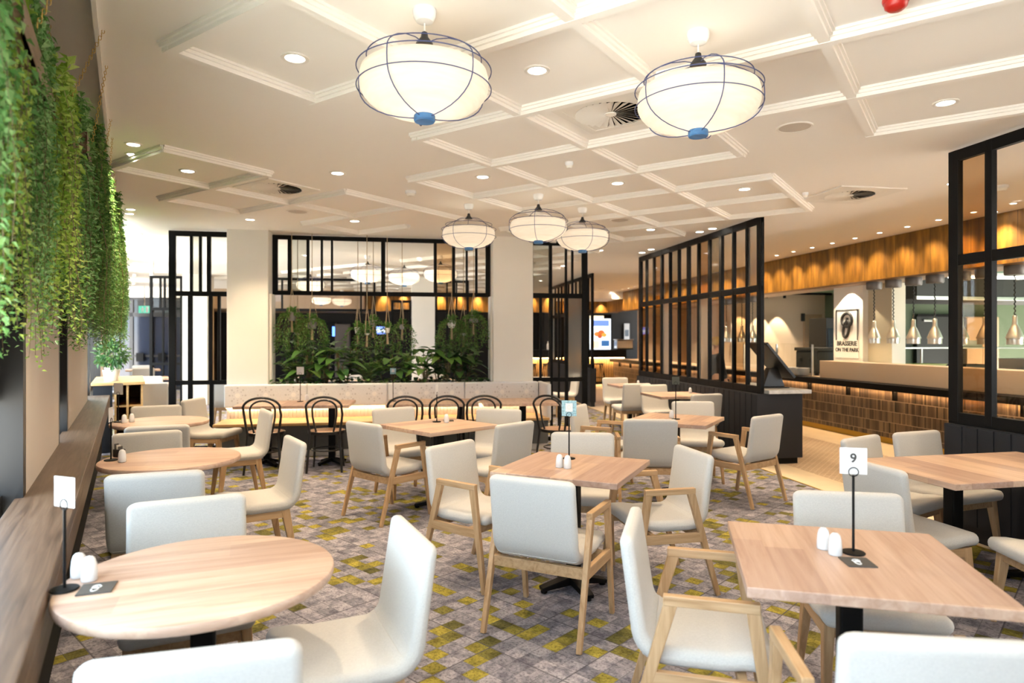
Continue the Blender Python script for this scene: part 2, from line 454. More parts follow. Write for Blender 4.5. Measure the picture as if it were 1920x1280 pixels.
M['black'] = pm('black_steel', (.003, .0028, .0028), .5, .0, .15)
M['blackp'] = pm('black_plastic', (.012, .012, .013), .35)
M['bent'] = pm('black_lacquer', (.012, .011, .011), .3)
M['seatwood'] = wood('seat_ply', ((.35, .2, .12), (.5, .32, .22), (.58, .4, .3)), axis='Y')
M['steelblue'] = pm('dark_panel', (.013, .014, .018), .55, spec=.3)
M['pavement'] = pm('pavement', (.7, .69, .66), .9, noise=.05, nscale=2)
M['stone'] = pm('pale_stone', (.5, .5, .5), .4, noise=.2, nscale=14)
M['brass'] = brass_panels()
M['tiles'] = stick_tiles()
M['basket'] = herringbone()
M['pale_floor'] = pm('pale_tile', (.66, .54, .38), .45, noise=.06, nscale=5)
M['kick'] = pm('brass_kick', (.42, .26, .03), .4, .5)
M['cream'] = pm('cream_laminate', (.46, .34, .24), .5)
M['white'] = pm('white_gloss', (.85, .86, .87), .25)
M['matt'] = pm('matt_white', (.82, .80, .77), .7)
M['card'] = pm('card', (.60, .61, .63), .6)
M['ink'] = pm('ink', (.03, .03, .03), .6)
M['shaker'] = pm('white_china', (.62, .63, .645), .18)
M['paper'] = paper_shade()
M['bluewire'] = pm('blue_wire', (.07, .085, .19), .6, spec=.2)
M['blueknob'] = wood('blue_stained_wood', ((.03, .10, .24), (.05, .16, .36), (.08, .22, .45)), axis='X')
M['lens'] = pm('lit_lens', (1, 1, 1), .5, emit=(1, .93, .82), estr=6)
M['led'] = pm('led_strip', (1, .9, .7), .5, emit=(1, .62, .28), estr=5)
M['clear'] = glass('clear_glass', (.97, .97, .96))
M['bronze'] = glass('bronze_glass', (.80, .69, .55))
M['greyglass'] = glass('grey_glass', (.78, .79, .76))
M['reeded'] = reeded('reeded_glass', (.80, .78, .74))
M['winglass'] = glass('window_glass', (.93, .96, .97))
M['upholstery'] = fabric('bench_fabric', (.72, .70, .68), (.62, .60, .60))
def bench_pattern():
    m, nt, p, N, L = new_mat('flower_pattern_fabric')
    tc = N.new('ShaderNodeTexCoord'); sep = N.new('ShaderNodeSeparateXYZ'); L.new(tc.outputs['Object'], sep.inputs[0])
    x = math_node(N, L, 'MULTIPLY', math_node(N, L, 'SUBTRACT', math_node(N, L, 'FRACT', math_node(N, L, 'DIVIDE', math_node(N, L, 'ADD', sep.outputs[0], 2.27), .3567)), .5), .3567)
    z = math_node(N, L, 'SUBTRACT', sep.outputs[2], .765)
    r = math_node(N, L, 'SQRT', math_node(N, L, 'ADD', math_node(N, L, 'MULTIPLY', x, x), math_node(N, L, 'MULTIPLY', z, z)))
    an = math_node(N, L, 'DIVIDE', math_node(N, L, 'ARCTAN2', z, x), pi / 4)
    ta = math_node(N, L, 'MULTIPLY', math_node(N, L, 'MULTIPLY', math_node(N, L, 'SUBTRACT', math_node(N, L, 'FRACT', math_node(N, L, 'ADD', an, 8.5)), .5), pi / 4), r)
    def dots(r0, s):
        d = math_node(N, L, 'SUBTRACT', r, r0)
        return math_node(N, L, 'LESS_THAN', math_node(N, L, 'ADD', math_node(N, L, 'MULTIPLY', d, d), math_node(N, L, 'MULTIPLY', ta, ta)), s * s)
    dt = math_node(N, L, 'MAXIMUM', dots(.10, .012), dots(.064, .008))
    c = mixc(N, L, dt, (.68, .69, .71), (.50, .50, .52))
    c = mixc(N, L, math_node(N, L, 'LESS_THAN', r, .032), c, (.80, .79, .78))
    n = N.new('ShaderNodeTexNoise'); n.inputs['Scale'].default_value = 60; n.inputs['Detail'].default_value = 4; L.new(tc.outputs['Object'], n.inputs['Vector'])
    c = mixc(N, L, .25, c, ramp(N, L, n.outputs['Fac'], [(.35, (.8, .8, .8)), (.6, (1, 1, 1))]), 'MULTIPLY')
    L.new(c, p.inputs['Base Color']); p.inputs['Roughness'].default_value = .85
    return m
M['benchpat'] = bench_pattern()
M['benchkick'] = pm('grey_kick_panel', (.10, .105, .10), .6)
M['honey'] = wood('honey_timber', ((.42, .24, .09), (.55, .34, .14), (.62, .41, .20)), axis='X')
M['leafd'] = leaf_mat('dark_leaf', (.022, .065, .022), (.045, .125, .035), (.11, .22, .05), .25, .35)
M['leafm'] = leaf_mat('mid_leaf', (.05, .14, .03), (.10, .23, .05), (.20, .33, .08), .38)
M['leafb'] = leaf_mat('bright_leaf', (.20, .38, .06), (.38, .56, .10), (.60, .72, .22), .5)
M['leafg'] = leaf_mat('fresh_leaf', (.09, .24, .06), (.18, .38, .12), (.34, .52, .22), .42)
M['stem'] = pm('stem', (.16, .12, .06), .8)
M['bark'] = pm('bark', (.09, .06, .04), .9)
M['rope'] = pm('jute_rope', (.45, .34, .21), .9)
M['chain'] = pm('gold_chain', (.55, .38, .12), .3, .9)
M['pot_grey'] = pm('grey_pot', (.30, .285, .28), .8)
M['pot_white'] = pm('white_pot', (.8, .78, .74), .4)
M['terrarium'] = glass('terrarium_glass', (.9, .96, .92))
M['trough'] = wood('trough_wood', ((.10, .06, .035), (.17, .11, .06), (.22, .15, .09)), axis='Y')
M['soil'] = pm('soil', (.03, .022, .015), .95)
M['pier'] = pm('beige_pier', (.56, .49, .43), .85)
M['darkframe'] = pm('window_frame', (.012, .011, .011), .4)
M['blind'] = leaf_mat('grey_blind', (.13, .125, .12), (.13, .125, .12), (.13, .125, .12), .1, .8)
M['curtainbox'] = pm('cove_paint', (.82, .79, .74), .9)
M['steel'] = pm('stainless', (.55, .55, .53), .3, .9)
M['mount'] = pm('dark_nickel', (.16, .15, .145), .5, .5)
M['lampmetal'] = pm('brushed_nickel', (.62, .58, .52), .32, .9)
M['kwall'] = pm('kitchen_wall', (.085, .11, .065), .7)
M['ktan'] = pm('tan_wall', (.58, .45, .32), .8)
M['kdark'] = pm('kitchen_dark', (.014, .015, .013), .6)
M['beigedoor'] = pm('beige_cupboard', (.42, .29, .18), .6)
M['greentray'] = pm('green_tray', (.28, .30, .07), .5)
M['mint'] = pm('mint_ceiling', (.20, .33, .25), .8)
M['red'] = pm('red_plastic', (.45, .015, .01), .35)
M['greylid'] = pm('grille', (.55, .50, .44), .8)
M['vent'] = pm('vent_paint', (.82, .79, .73), .5)
M['ventdark'] = pm('vent_void', (.02, .018, .016), .9)
M['darkwall'] = pm('dark_bar_wall', (.008, .007, .007), .7)
M['darkglass'] = pm('dark_glass', (.018, .024, .04), .12)
M['skin'] = pm('skin', (.55, .33, .23), .6)
M['hair'] = pm('fair_hair', (.48, .31, .10), .7)
M['shirt'] = pm('black_shirt', (.012, .012, .013), .85)
M['coaster'] = pm('coaster', (.06, .055, .05), .7)
# ================================================================== SETTING
fl = MB()
fl.prism([LW(-.46,-.9), (.36, -1.1), (13, -1.1), B(12,26), B(-20,26), LW(-.46,27)], -.06, 0.0)
struct(fl.build('floor', M['carpet']))
# tiled walkway in front of the servery: pale border, basket-weave strip, pale border
def strip(name, u0, u1, v0, v1, mat, z=.004):
    m = MB(); m.box(u0, u1, v0, v1, -.001, z)
    o = m.build(name, mat); o.matrix_world = MB_; return struct(o)
strip('trim_1', 4.20, 4.62, 2.0, 20.9, M['pale_floor'])
strip('trim_2', 4.62, 6.25, 2.0, 20.9, M['basket'])
strip('trim_3', 6.25, 6.985, 2.0, 20.9, M['pale_floor'])
strip('trim_4', 4.185, 4.20, 2.0, 20.9, M['kick'], .005)

ce = MB()
ce.prism([LW(-.12,-.9), (.36, -1.1), (13, -1.1), B(12,26), B(-19,26), LW(-.12,27)], H, H + .12)
struct(ce.build('ceiling', M['ceiling']))
cv = MB(MLW(0, 0))
cv.box(-.75, -.12, -.9, 26, 3.16, 3.24)                 # the cove over the window wall
cv.box(-.14, -.12, -.9, 26, H - .02, 3.2)
struct(cv.build('trim_5', M['curtainbox']))

# coffered grid of mouldings, laid at 45 degrees to the building
GA = R(35)
ga = Vector((sin(GA), cos(GA), 0)); gb = Vector((-cos(GA), sin(GA), 0))
def gp(i, j): return ga * (1.69 + .89 * i) + gb * (.57 + .90 * j)
md = MB()
def mould(p, q, k=1.0):
    d = (q - p).normalized(); s = Vector((-d.y, d.x, 0))
    p = p - d * .03; q = q + d * .03
    for wd, dp in ((.105, .014 * k), (.08, .030 * k), (.05, .05 * k)):
        md.bar(p + Vector((0,0,H - dp / 2 + .001)), q + Vector((0,0,H - dp / 2 + .001)), wd, dp, side=s)
AL = {0: [(-1,4)], 1: [(-1,4)], 2: [(0,5)], 3: [(0,1),(2,6)], 4: [(3,6)], 5: [(1,2),(3,5)], 6: [(1,4)], 7: [(2,3),(4,5)]}   # constant j, along i
BL = {0: [(2,3)], 1: [(-3,3),(5,6)], 2: [(-5,3),(5,7)], 3: [(-5,4),(5,7)], 4: [(-5,0),(1,4),(5,7)], 5: [(2,4),(6,7)], 6: [(3,4)]}
ua, ub = {}, {}                                             # unit lengths along each grid line, so that no length is laid twice
for j, segs in AL.items():
    for a, b in segs: ua.setdefault(j, set()).update(range(a, b))
for i, segs in BL.items():
    for a, b in segs: ub.setdefault(i, set()).update(range(a, b))
def cells(lst):
    for i, j in lst:
        ua.setdefault(j, set()).add(i); ua.setdefault(j + 1, set()).add(i)
        ub.setdefault(i, set()).add(j); ub.setdefault(i + 1, set()).add(j)
# smaller groups further back and the grid of the next room
cells([(5,2),(5,1),(6,2),(6,1),(7,3),(6,4),(7,4)])
far = []
for i in range(8, 17):
    for j in range(2, 16):
        c_ = gp(i + .5, j + .5); u_ = c_.x * CU + c_.y * SU; v_ = -c_.x * SU + c_.y * CU
        if 10.1 < v_ < 20 and -8 < u_ < 3.0 and (i * 3 + j * 5) % 7 < 5: far.append((i, j))
cells(far)
def runs(s):
    s = sorted(s); st = s[0]; pv_ = s[0]
    for x in s[1:] + [None]:
        if x is None or x != pv_ + 1:
            yield st, pv_ + 1
            st = x
        pv_ = x
for j, s in ua.items():
    for a, b in runs(s): mould(gp(a, j), gp(b, j))
for i, s in ub.items():
    for a, b in runs(s): mould(gp(i, a), gp(i, b), 1.06)
struct(md.build('trim_6', M['mould']))

# ---- window wall
def pier(s0, s1):
    m = MB(); m.box(-.64, -.42, s0, s1, 0, 3.2); return m
wl = MB()
for s0, s1 in ((3.86, 5.56), (6.40, 9.3), (13.7, 15.2), (16.4, 18.4), (19.4, 21.5)):
    wl.box(-.455, -.42, s0, s1, 0, 3.2)
o = wl.build('wall_left', M['pier']); o.matrix_world = MLW(0, 0); struct(o)
wi = 0
for s0, s1 in ((-.9, 3.86), (5.56, 6.40), (9.3, 13.7), (15.2, 16.4), (18.4, 19.4)):
    wi += 1
    fr = MB()
    n_ = max(1, round((s1 - s0) / 1.5)); st = (s1 - s0 - .09) / n_
    for k in range(n_ + 1): fr.box(-.58, -.456 if 0 < k < n_ else -.421, s0 + k * st, s0 + k * st + .09, 0, 3.2)
    fr.box(-.60, -.50, s0, s1, .70, .80); fr.box(-.60, -.50, s0, s1, 0, .06); fr.box(-.60, -.50, s0, s1, 3.08, 3.2)
    f_ = fr.build('window_%d' % wi, M['darkframe']); f_.matrix_world = MLW(0, 0); struct(f_)
    for k in range(n_):
        g_ = MB(); g_.box(-.555, -.545, s0 + k * st + .09, s0 + (k + 1) * st, .06, 3.08)
        g_.build('pane', M['winglass'], f_)
        if s0 < 8:
            zb = 1.0 if s0 > 2 else (1.25 if k == n_ - 1 else 2.6)
            b_ = MB(); b_.box(-.532, -.526, s0 + k * st + .095, s0 + (k + 1) * st - .005, zb, 3.08); b_.box(-.537, -.521, s0 + k * st + .095, s0 + (k + 1) * st - .005, zb - .02, zb)
            bo = b_.build('roller_blind', M['blind']); bo.matrix_world = MLW(0, 0)
            bo.matrix_world = MLW(0, 0)
            tag(bo, 'grey roller blind hanging inside a pane of the window wall', 'blind', 'grey roller blinds on the window wall')
lg = MB(); lg.box(-.455, -.207, -.85, 10.1, .715, .78); lg.box(-.247, -.207, -.85, 10.1, .60, .715)
o = lg.build('trim_7', M['ledge'], bevel=.004); o.matrix_world = MLW(0, 0); struct(o)
gr = MB(); gr.box(-.45, -.32, -.85, 10.1, 0, .7)
for k in range(0, 370): gr.box(-.32, -.295, -.85 + k * .0296, -.85 + k * .0296 + .014, .03, .60)
o = gr.build('trim_8', M['kdark']); o.matrix_world = MLW(0, 0); struct(o)

rw = MB(); rw.box(.36, 13, -1.25, -1.1, -.06, 3.1); struct(rw.build('wall_light_block', M['pier']))  # unseen wall, added to block daylight from behind on the right
# ---- columns
def column(u0, u1, v0, v1):
    m = MB(); m.box(u0, u1, v0, v1, 0, H + .01)
    o = m.build('column', M['column'], bevel=.006); o.matrix_world = MB_; struct(o); return o
column(-2.262, -1.729, 9.32, 9.85); column(1.369, 1.955, 9.32, 9.85)
column(-4.81, -4.275, 15.9, 16.45); column(.347, .905, 15.9, 16.45)

# ---- far wall of the room: soffit, dark bar recess, glazed doors at the far left
fw = MB()
fw.box(-6.2, -1.0, 20.4, 24.0, 2.42, H)                   # beige soffit over the dark gaming bar
struct(fw.build('wall_back', M['cream'])).matrix_world = MB_
dk = MB(); dk.box(-9.0, 5.2, 23.6, 23.8, 0, H); dk.box(5.2, 5.4, 23.0, 23.6, 0, H); dk.box(5.2, 12, 22.8, 23.0, 0, H); dk.box(-6.2, -6.0, 20.8, 23.6, 0, 2.42)
struct(dk.build('wall_far', M['darkwall'])).matrix_world = MB_
be = MB(); be.box(-1.0, 7.4, 21.4, 21.6, 2.40, H)
o = be.build('trim_9', M['brass']); o.matrix_world = MB_ @ Matrix.Translation((-1.0, 21.4, 0)) @ Matrix.Rotation(-pi/2, 4, 'Z')
be2 = MB(); be2.box(0, .2, 0, 8.4, 2.40, H); o.data = be2.build('tmp', M['brass']).data; bpy.data.objects.remove(bpy.data.objects['tmp']); struct(o)
sf = MB(); sf.box(5.2, 8.5, 19.6, 21.3, 2.78, H); struct(sf.build('trim_10', M['ceiling'])).matrix_world = MB_
ew = MB(); ew.box(-19, -8.35, 20.9, 21.1, 0, H); ew.box(-6.05, -6.0, 20.9, 21.1, 0, H); ew.box(-8.35, -6.05, 20.9, 21.1, 2.75, H)
struct(ew.build('wall_end', M['column'])).matrix_world = MB_

# glazed exit doors
dr = MB(MBU(0, 0))
for u_ in (-8.3, -7.75, -7.2, -6.65, -6.1): dr.box(u_ - .05, u_ + .05, 20.95, 21.05, 0, 2.75)
dr.box(-8.35, -6.05, 20.95, 21.05, 2.68, 2.75); dr.box(-8.35, -6.05, 20.95, 21.05, 2.18, 2.3); dr.box(-8.35, -6.05, 20.95, 21.05, 0, .1); dr.box(-8.35, -6.05, 20.96, 21.04, .98, 1.04)
d_ = struct(dr.build('door_1', M['darkframe']))
g_ = MB(MBU(0, 0)); g_.box(-8.3, -6.1, 20.99, 21.01, .1, 2.18); g_.build('pane', M['darkglass'], d_)
g_ = MB(MBU(0, 0)); g_.box(-8.3, -6.1, 20.99, 21.01, 2.3, 2.68); g_.build('pane', M['winglass'], d_)
for u_ in (-7.5, -6.9):
    h_ = MB(MBU(0, 0)); h_.box(u_ - .1, u_ + .1, 20.9, 20.95, .85, 1.1); h_.build('handle', M['black'], d_)

# ================================================================== FURNITURE
def rsec(c, nrm, hw, t, rc=None, k=4):
    """rounded rectangle across x, thickness t along nrm, centred on c"""
    rc = min(t * .48, hw * .5) if rc is None else min(rc, t * .499)
    pts = []
    for sx, sy, a0 in ((1,1,0), (-1,1,90), (-1,-1,180), (1,-1,270)):
        for i in range(k):
            a = R(a0 + 90 * i / (k - 1))
            pts.append(Vector(c) + Vector((sx * (hw - rc) + rc * cos(a), 0, 0)) + nrm * (sy * (t / 2 - rc) + rc * sin(a)))
    return pts
def shell_path():
    P = []                                                    # (y, z, tangent angle, thickness)
    for y in (.17, .155, .11, .03, -.08, -.16): P.append((y, .425 - .012 * (y < .1), 0.0, .07))
    for a in (12, 25, 40): P.append((-.16 - .09 * sin(R(a)), .503 - .09 * cos(R(a)), R(a), .068))
    Q = [(-.16 - .09 * sin(R(a)), .503 - .09 * cos(R(a)), R(a), .066 - .0001 * a) for a in (40, 53, 66, 82)]
    y0, z0 = Q[-1][0], Q[-1][1]
    for l in (.05, .12, .19, .25, .285, .305): Q.append((y0 - l * cos(R(82)), z0 + l * sin(R(82)), R(82), .056 - .02 * l))
    return P, Q
def shell(path, wid, front=False, top=False):
    rings = []; n = len(path)
    for i, (y, z, a, t) in enumerate(path):
        nrm = Vector((0, sin(a), cos(a)))
        tan = Vector((0, -cos(a), sin(a)))
        hw = wid / 2; c = Vector((0, y, z))
        rings.append((c, nrm, tan, hw, t))
    out = []
    def cap(ring, sgn):
        c, nrm, tan, hw, t = ring; res = []
        rr = .045
        for d, k in ((-.0, 1), (.35, .96), (.7, .78), (.92, .5), (1.0, .2)):
            ww = hw - rr + rr * math.sqrt(max(0, 1 - d * d))
            res.append(rsec(c + tan * sgn * d * .03, nrm, ww, t * k))
        return res
    body = [rsec(c, nrm, hw, t) for c, nrm, tan, hw, t in rings]
    if front: out += list(reversed(cap(rings[0], -1))) + body[1:]
    else: out += body
    if top: out = out[:-1] + cap(rings[-1], 1)
    return out

def chair_shell(parent):
    P, Q = shell_path()
    m = MB(); m.loft(shell(P, .47, front=True)); m.build('seat', M['fabric'], parent, smooth=50)
    m = MB(); m.loft(shell(Q, .47, top=True)); m.build('backrest', M['fabric'], parent, smooth=50)
def side_chair(label):
    t = thing('side_chair', label, 'chair')
    chair_shell(t)
    m = MB()
    for s in (-1, 1): m.box(s * .205 - .015, s * .205 + .015, -.17, .12, .335, .385)
    m.box(-.2, .2, .11, .14, .335, .385); m.box(-.2, .2, -.195, -.165, .335, .385)
    m.build('seat_frame', M['ash_y'], t, bevel=.003)
    for sx in (-1, 1):
        for y0, y1 in ((.12, .165), (-.175, -.245)):
            m = MB(); m.bar((sx * .20, y0, .385), (sx * .222, y1, 0), .042, .055, .024, .03)
            m.build('leg', M['ash'], t, bevel=.004)
    return t
def arm_chair(label):
    t = thing('armchair', label, 'chair')
    chair_shell(t)
    m = MB()
    m.box(-.25, .25, .08, .11, .325, .38); m.box(-.25, .25, -.225, -.195, .325, .38)
    m.build('seat_frame', M['ash_y'], t, bevel=.003)
    for s in (-1, 1):
        x = s * .262
        m = MB(); m.bar((x, .215, 0), (x, .125, .632), .026, .028, .03, .046); m.build('leg', M['ash'], t, bevel=.004)
        m = MB(); m.bar((x, -.315, 0), (x, -.135, .632), .026, .028, .03, .046); m.build('leg', M['ash'], t, bevel=.004)
        m = MB(); m.box(x - .0165, x + .0165, -.165, .15, .61, .645); m.build('armrest', M['ash_y'], t, bevel=.004)
        m = MB(); m.box(x - .013, x + .013, -.225, .165, .325, .38); m.build('side_rail', M['ash_y'], t, bevel=.003)
    return t
def bentwood_chair(label):
    t = thing('bentwood_chair', label, 'chair')
    m = MB(); m.lathe([(0,.43),(.19,.43),(.205,.437),(.205,.455),(.19,.462),(0,.458)], 32); m.build('seat', M['seatwood'], t, smooth=40)
    m = MB(); m.lathe([(.196,.425),(.21,.428),(.212,.457),(.206,.462),(.2,.46),(.2,.43)], 32); m.build('seat_rim', M['bent'], t, smooth=40)
    hoop = []
    for z in (0, .15, .30, .44): hoop.append((-.165 - .03 * (1 - z/.44), -.15 - .06 * (1 - z / .44), z))
    for i in range(0, 19):
        a = pi - pi * i / 18
        hoop.append((.2 * cos(a) * (1.0 if .1 < i < 17.9 else .97), -.19 - .075 * (.72 + .16 * sin(a) - .44) / .44, .74 + .125 * sin(a)))
    left = [(-x, y, z) for x, y, z in hoop[:4]][::-1]
    hoop = [h for h in hoop[:4]] + [(-.185, -.165, .56), (-.197, -.178, .66)] + hoop[4:] + [(.197, -.178, .66), (.185, -.165, .56)] + left
    m = MB(); m.tube(hoop, .0135, 8); m.build('back_hoop', M['bent'], t, smooth=60)
    inner = [(-.095, -.155, .455), (-.115, -.165, .54), (-.132, -.178, .64)]
    for i in range(13):
        a = pi - pi * i / 12
        inner.append((.135 * cos(a), -.187 - .02 * sin(a), .72 + .105 * sin(a)))
    inner += [(.132, -.178, .64), (.115, -.165, .54), (.095, -.155, .455)]
    m = MB(); m.tube(inner, .011, 8); m.build('inner_hoop', M['bent'], t, smooth=60)
    for s in (-1, 1):
        m = MB(); m.tube([(s * .15, .13, .43), (s * .16, .15, .2), (s * .175, .175, 0)], .015, 8, taper=.011); m.build('leg', M['bent'], t, smooth=60)
    m = MB(); m.tube([(.165 * cos(2*pi*i/24), .165 * sin(2*pi*i/24) - .005, .24) for i in range(24)], .0095, 8, closed=True); m.build('leg_ring', M['bent'], t, smooth=60)
    return t

def pedestal(parent, col_w=.075, foot=.215, h=.715):
    m = MB(); m.box(-col_w/2, col_w/2, -col_w/2, col_w/2, .05, h); m.build('column_post', M['black'], parent, bevel=.008)
    m = MB()
    for a in range(4):
        d = Vector((cos(a*pi/2 + pi/4), sin(a*pi/2 + pi/4), 0))
        m.bar(d * .02 + Vector((0,0,.062)), d * foot + Vector((0,0,.026)), .075, .05, .06, .022, side=(-d.y, d.x, 0))
        m.cyl(d * (foot - .02), .02, 0, .02, 12)
    m.build('base', M['black'], parent, bevel=.004)
    m = MB(); m.box(-.2, .2, -.03, .03, h - .012, h); m.box(-.03, .03, -.2, .2, h - .012, h); m.build('top_bracket', M['black'], parent)
def square_table(label, wx=.76, wy=.76):
    t = thing('square_table', label, 'table')
    m = MB(); m.box(-wx/2, wx/2, -wy/2, wy/2, .715, .75); m.build('tabletop', M['top'], t, bevel=.004)
    pedestal(t); return t
def round_table(label, r=.416):
    t = thing('round_table', label, 'table')
    m = MB(); m.lathe([(0,.715),(r-.012,.715),(r-.003,.719),(r,.727),(r,.741),(r-.003,.747),(r-.01,.75),(0,.75)], 64); m.build('tabletop', M['top'], t, smooth=30)
    pedestal(t); return t

SC = AC = BC = None
BACK = .285
def place(kind, bx, by, rz, label, group='upholstered chairs at the dining tables', origin=False):
    """bx, by: where the top of the backrest stands"""
    global SC, AC
    a = R(rz); f = Vector((-sin(a), cos(a), 0))
    p = Vector((bx, by, 0)) + (f * BACK if not origin else Vector((0,0,0)))
    if kind == 'A':
        if SC is None: SC = side_chair(label); o = SC; o.location = p; o.rotation_euler.z = a; o['group'] = group; return o
        return dup(SC, p, a, label, group)
    if AC is None: AC = arm_chair(label); o = AC; o.location = p; o.rotation_euler.z = a; o['group'] = group; return o
    return dup(AC, p, a, label, group)

# ---- round tables along the window ledge
G_R = 'round tables along the window ledge'
T1 = round_table('large round ash table nearest the camera, touching the window ledge'); T1.location = (-1.018, 2.15, 0); T1.rotation_euler.z = R(-68); T1['group'] = G_R
T2 = dup(T1, (-2.21, 4.23, 0), R(-75), 'round ash table second along the window ledge, with caddy and one shaker', G_R)
T3 = dup(T1, (-3.30, 6.12, 0), R(-60), 'round ash table third along the window ledge, with two white shakers', G_R)
place('A', -.718, 1.47, 15, 'white upholstered chair cut by the bottom edge, back turned, before nearest round table')
place('A', -.375, 2.40, 115, 'cream armless chair right of the nearest round table, seen in profile with seat below')
place('A', -1.42, 2.86, 207, 'warm white chair back rising over the far edge of the nearest round table')
place('A', -1.87, 3.42, 20, 'blue-grey chair back between the nearest and second round tables')
place('A', -2.74, 4.90, 212, 'white chair back just over the far edge of the second round table')
place('A', -1.53, 4.57, 123, 'cream armless chair in profile at the right of the second round table')
place('A', -2.86, 5.26, 24, 'pale grey chair back turned, between second and third round tables')
place('A', -3.72, 6.82, 208, 'pale blue-grey chair behind the third round table, facing the camera')
place('A', -2.42, 6.40, 122, 'white chair in profile at the right of the third round table')
place('A', -3.72, 7.62, 266, 'tan-faced chair standing sideways beside the left end of the bench')

# ---- square tables in the middle
G_S = 'square ash tables on black pedestals'
m1c = (.375, 3.97)
S1 = square_table('square ash table in the middle of the room behind the big grey armchair'); S1.location = (*m1c, 0); S1.rotation_euler.z = R(-25); S1['group'] = G_S
S2 = dup(S1, (-.66, 5.87, 0), R(-46), 'square ash table set cornerwise in front of the bench', G_S)
S3 = dup(S1, (1.58, 6.30, 0), R(-30), 'square ash table before the low dark wall with thin black number stand', G_S)
S4 = dup(S1, (2.287, 9.085, 0), R(10), 'square pale table against the low dark wall behind the middle chairs', G_S)
S5 = dup(S1, B(3.86, 10.45), R(10), 'small far square table at the far end of the low dark wall', G_S, (.8, .8, 1))
S6 = dup(S1, (1.19, 2.30, 0), R(-14), 'large square ash table at lower right carrying the number nine stand', G_S)
S7 = dup(S1, (2.64, 3.90, 0), R(12), 'square ash table at the right edge, left one of the pushed-together pair', G_S)
S8 = dup(S1, (2.64 + .645 * cos(R(12)), 3.90 + .645 * sin(R(12)), 0), R(12), 'square ash table cut by the right edge, right one of the pair', G_S, (.69, 1, 1))
place('B', .10, 3.28, -26, 'big grey armchair with its back to the camera at the middle square table')
place('B', -.406, 4.38, 233, 'cream armchair seen from the front left of the middle square table')
place('A', .525, 4.86, 172, 'white chair behind the middle square table, facing the camera')
place('B', .86, 4.06, 102, 'cream armchair in profile at the right of the middle square table', origin=True)
place('A', .02, 5.44, 48, 'grey chair back in shade between the middle table and the cornerwise table')
place('B', -1.235, 5.45, -41, 'white armchair with its back to the camera left of the cornerwise table')
place('A', -1.2, 6.62, 217, 'tan-faced chair behind the cornerwise table, left one of two')
place('A', -.135, 6.52, 166, 'white-faced chair behind the cornerwise table, right one of two')
place('B', 1.206, 5.68, -5, 'grey armchair with its back to the camera at the table before the dark wall')
place('B', 2.17, 6.21, 36, 'beige armchair turned away on the open carpet beside the dark counter end', origin=True)
place('B', .70, 6.85, 244, 'cream armchair facing right at the left of the table before the dark wall')
place('A', 2.02, 7.28, 176, 'pale chair facing the camera behind the table before the dark wall')
place('A', 2.47, 8.28, 20, 'grey-beige chair back in front of the pale table at the low dark wall')
place('A', 2.16, 9.93, 200, 'wide tan chair facing the camera behind the pale table at the low dark wall')
place('A', *B(3.70, 9.72).xy, 14, 'grey chair side-on between the two far tables along the low dark wall')
place('A', 1.86, 11.75, 187, 'far cream chair facing the camera before the lit bar front')
place('B', .47, 2.52, 255, 'cream armchair in profile at the left of the lower right table')
place('B', 1.01, 1.53, -7, 'pale blue armchair back cut by the bottom right corner of the picture')
place('A', 1.53, 2.97, 170, 'grey chair back over the far edge of the number nine table')
place('A', 2.50, 4.66, 213, 'tan-faced chair in sun behind the left corner of the right-hand table pair')
place('A', 3.06, 4.92, 200, 'tan chair behind the right-hand table pair, next to the black screen')
place('A', 2.03, 3.66, 283, 'grey-backed chair side-on with wide seat left of the right-hand table pair')
place('A', 2.74, 3.28, 86, 'cream seat entering at the right edge, its back out of the picture', origin=True)

# ---- bench tables and bentwood chairs
G_B = 'tables in front of the bench'
def bench_table(label, c, wx, posts):
    t = thing('bench_table', label, 'table', (c[0], c[1], 0), R(7), G_B)
    m = MB(); m.box(-wx/2, wx/2, -.34, .34, .715, .75); m.build('tabletop', M['top'], t, bevel=.004)
    for x in posts:
        m = MB(); m.box(x - .04, x + .04, .02, .10, .04, .715); m.build('column_post', M['black'], t, bevel=.006)
        m = MB()
        for a in range(4):
            d = Vector((cos(a*pi/2 + pi/4), sin(a*pi/2 + pi/4), 0))
            m.bar(Vector((x,.06,.06)) + d * .02, Vector((x,.06,.024)) + d * .19, .07, .045, .055, .02, side=(-d.y, d.x, 0))
            m.cyl(Vector((x,.06,0)) + d * .18, .018, 0, .02, 10)
        m.build('base', M['black'], t, bevel=.003)
    return t
bench_table('long ash table at the left end of the bench', (-2.58, 7.83), 1.30, (-.36, .40))
bench_table('ash table at the middle of the bench', (-.98, 8.02), 1.10, (-.34, .36))
bench_table('ash table at the right end of the bench', (.08, 8.12), .92, (.06,))
G_C = 'black bentwood chairs along the bench'
bw = [(-2.79, 7.27, 10, 'black bentwood chair at the left end of the bench tables, half hidden by white chair'),
      (-2.126, 7.37, 8, 'black bentwood chair second from the left, fully seen with a pedestal behind its hoop'),
      (-1.22, 7.44, 8, 'black bentwood chair third from the left, over the tan chair back'),
      (-.75, 7.50, 9, 'black bentwood chair fourth from the left, behind the cornerwise table'),
      (-.325, 7.54, 7, 'black bentwood chair fifth from the left, over the white-faced chair'),
      (.43, 7.55, -32, 'black bentwood chair turned askew at the right end of the bench')]
for i, (x, y, rz, lab) in enumerate(bw):
    a = R(rz); f = Vector((-sin(a), cos(a), 0)); p = Vector((x, y, 0)) + f * .22
    if i == 0: BC = bentwood_chair(lab); BC.location = p; BC.rotation_euler.z = a; BC['group'] = G_C
    else: dup(BC, p, a, lab, G_C)
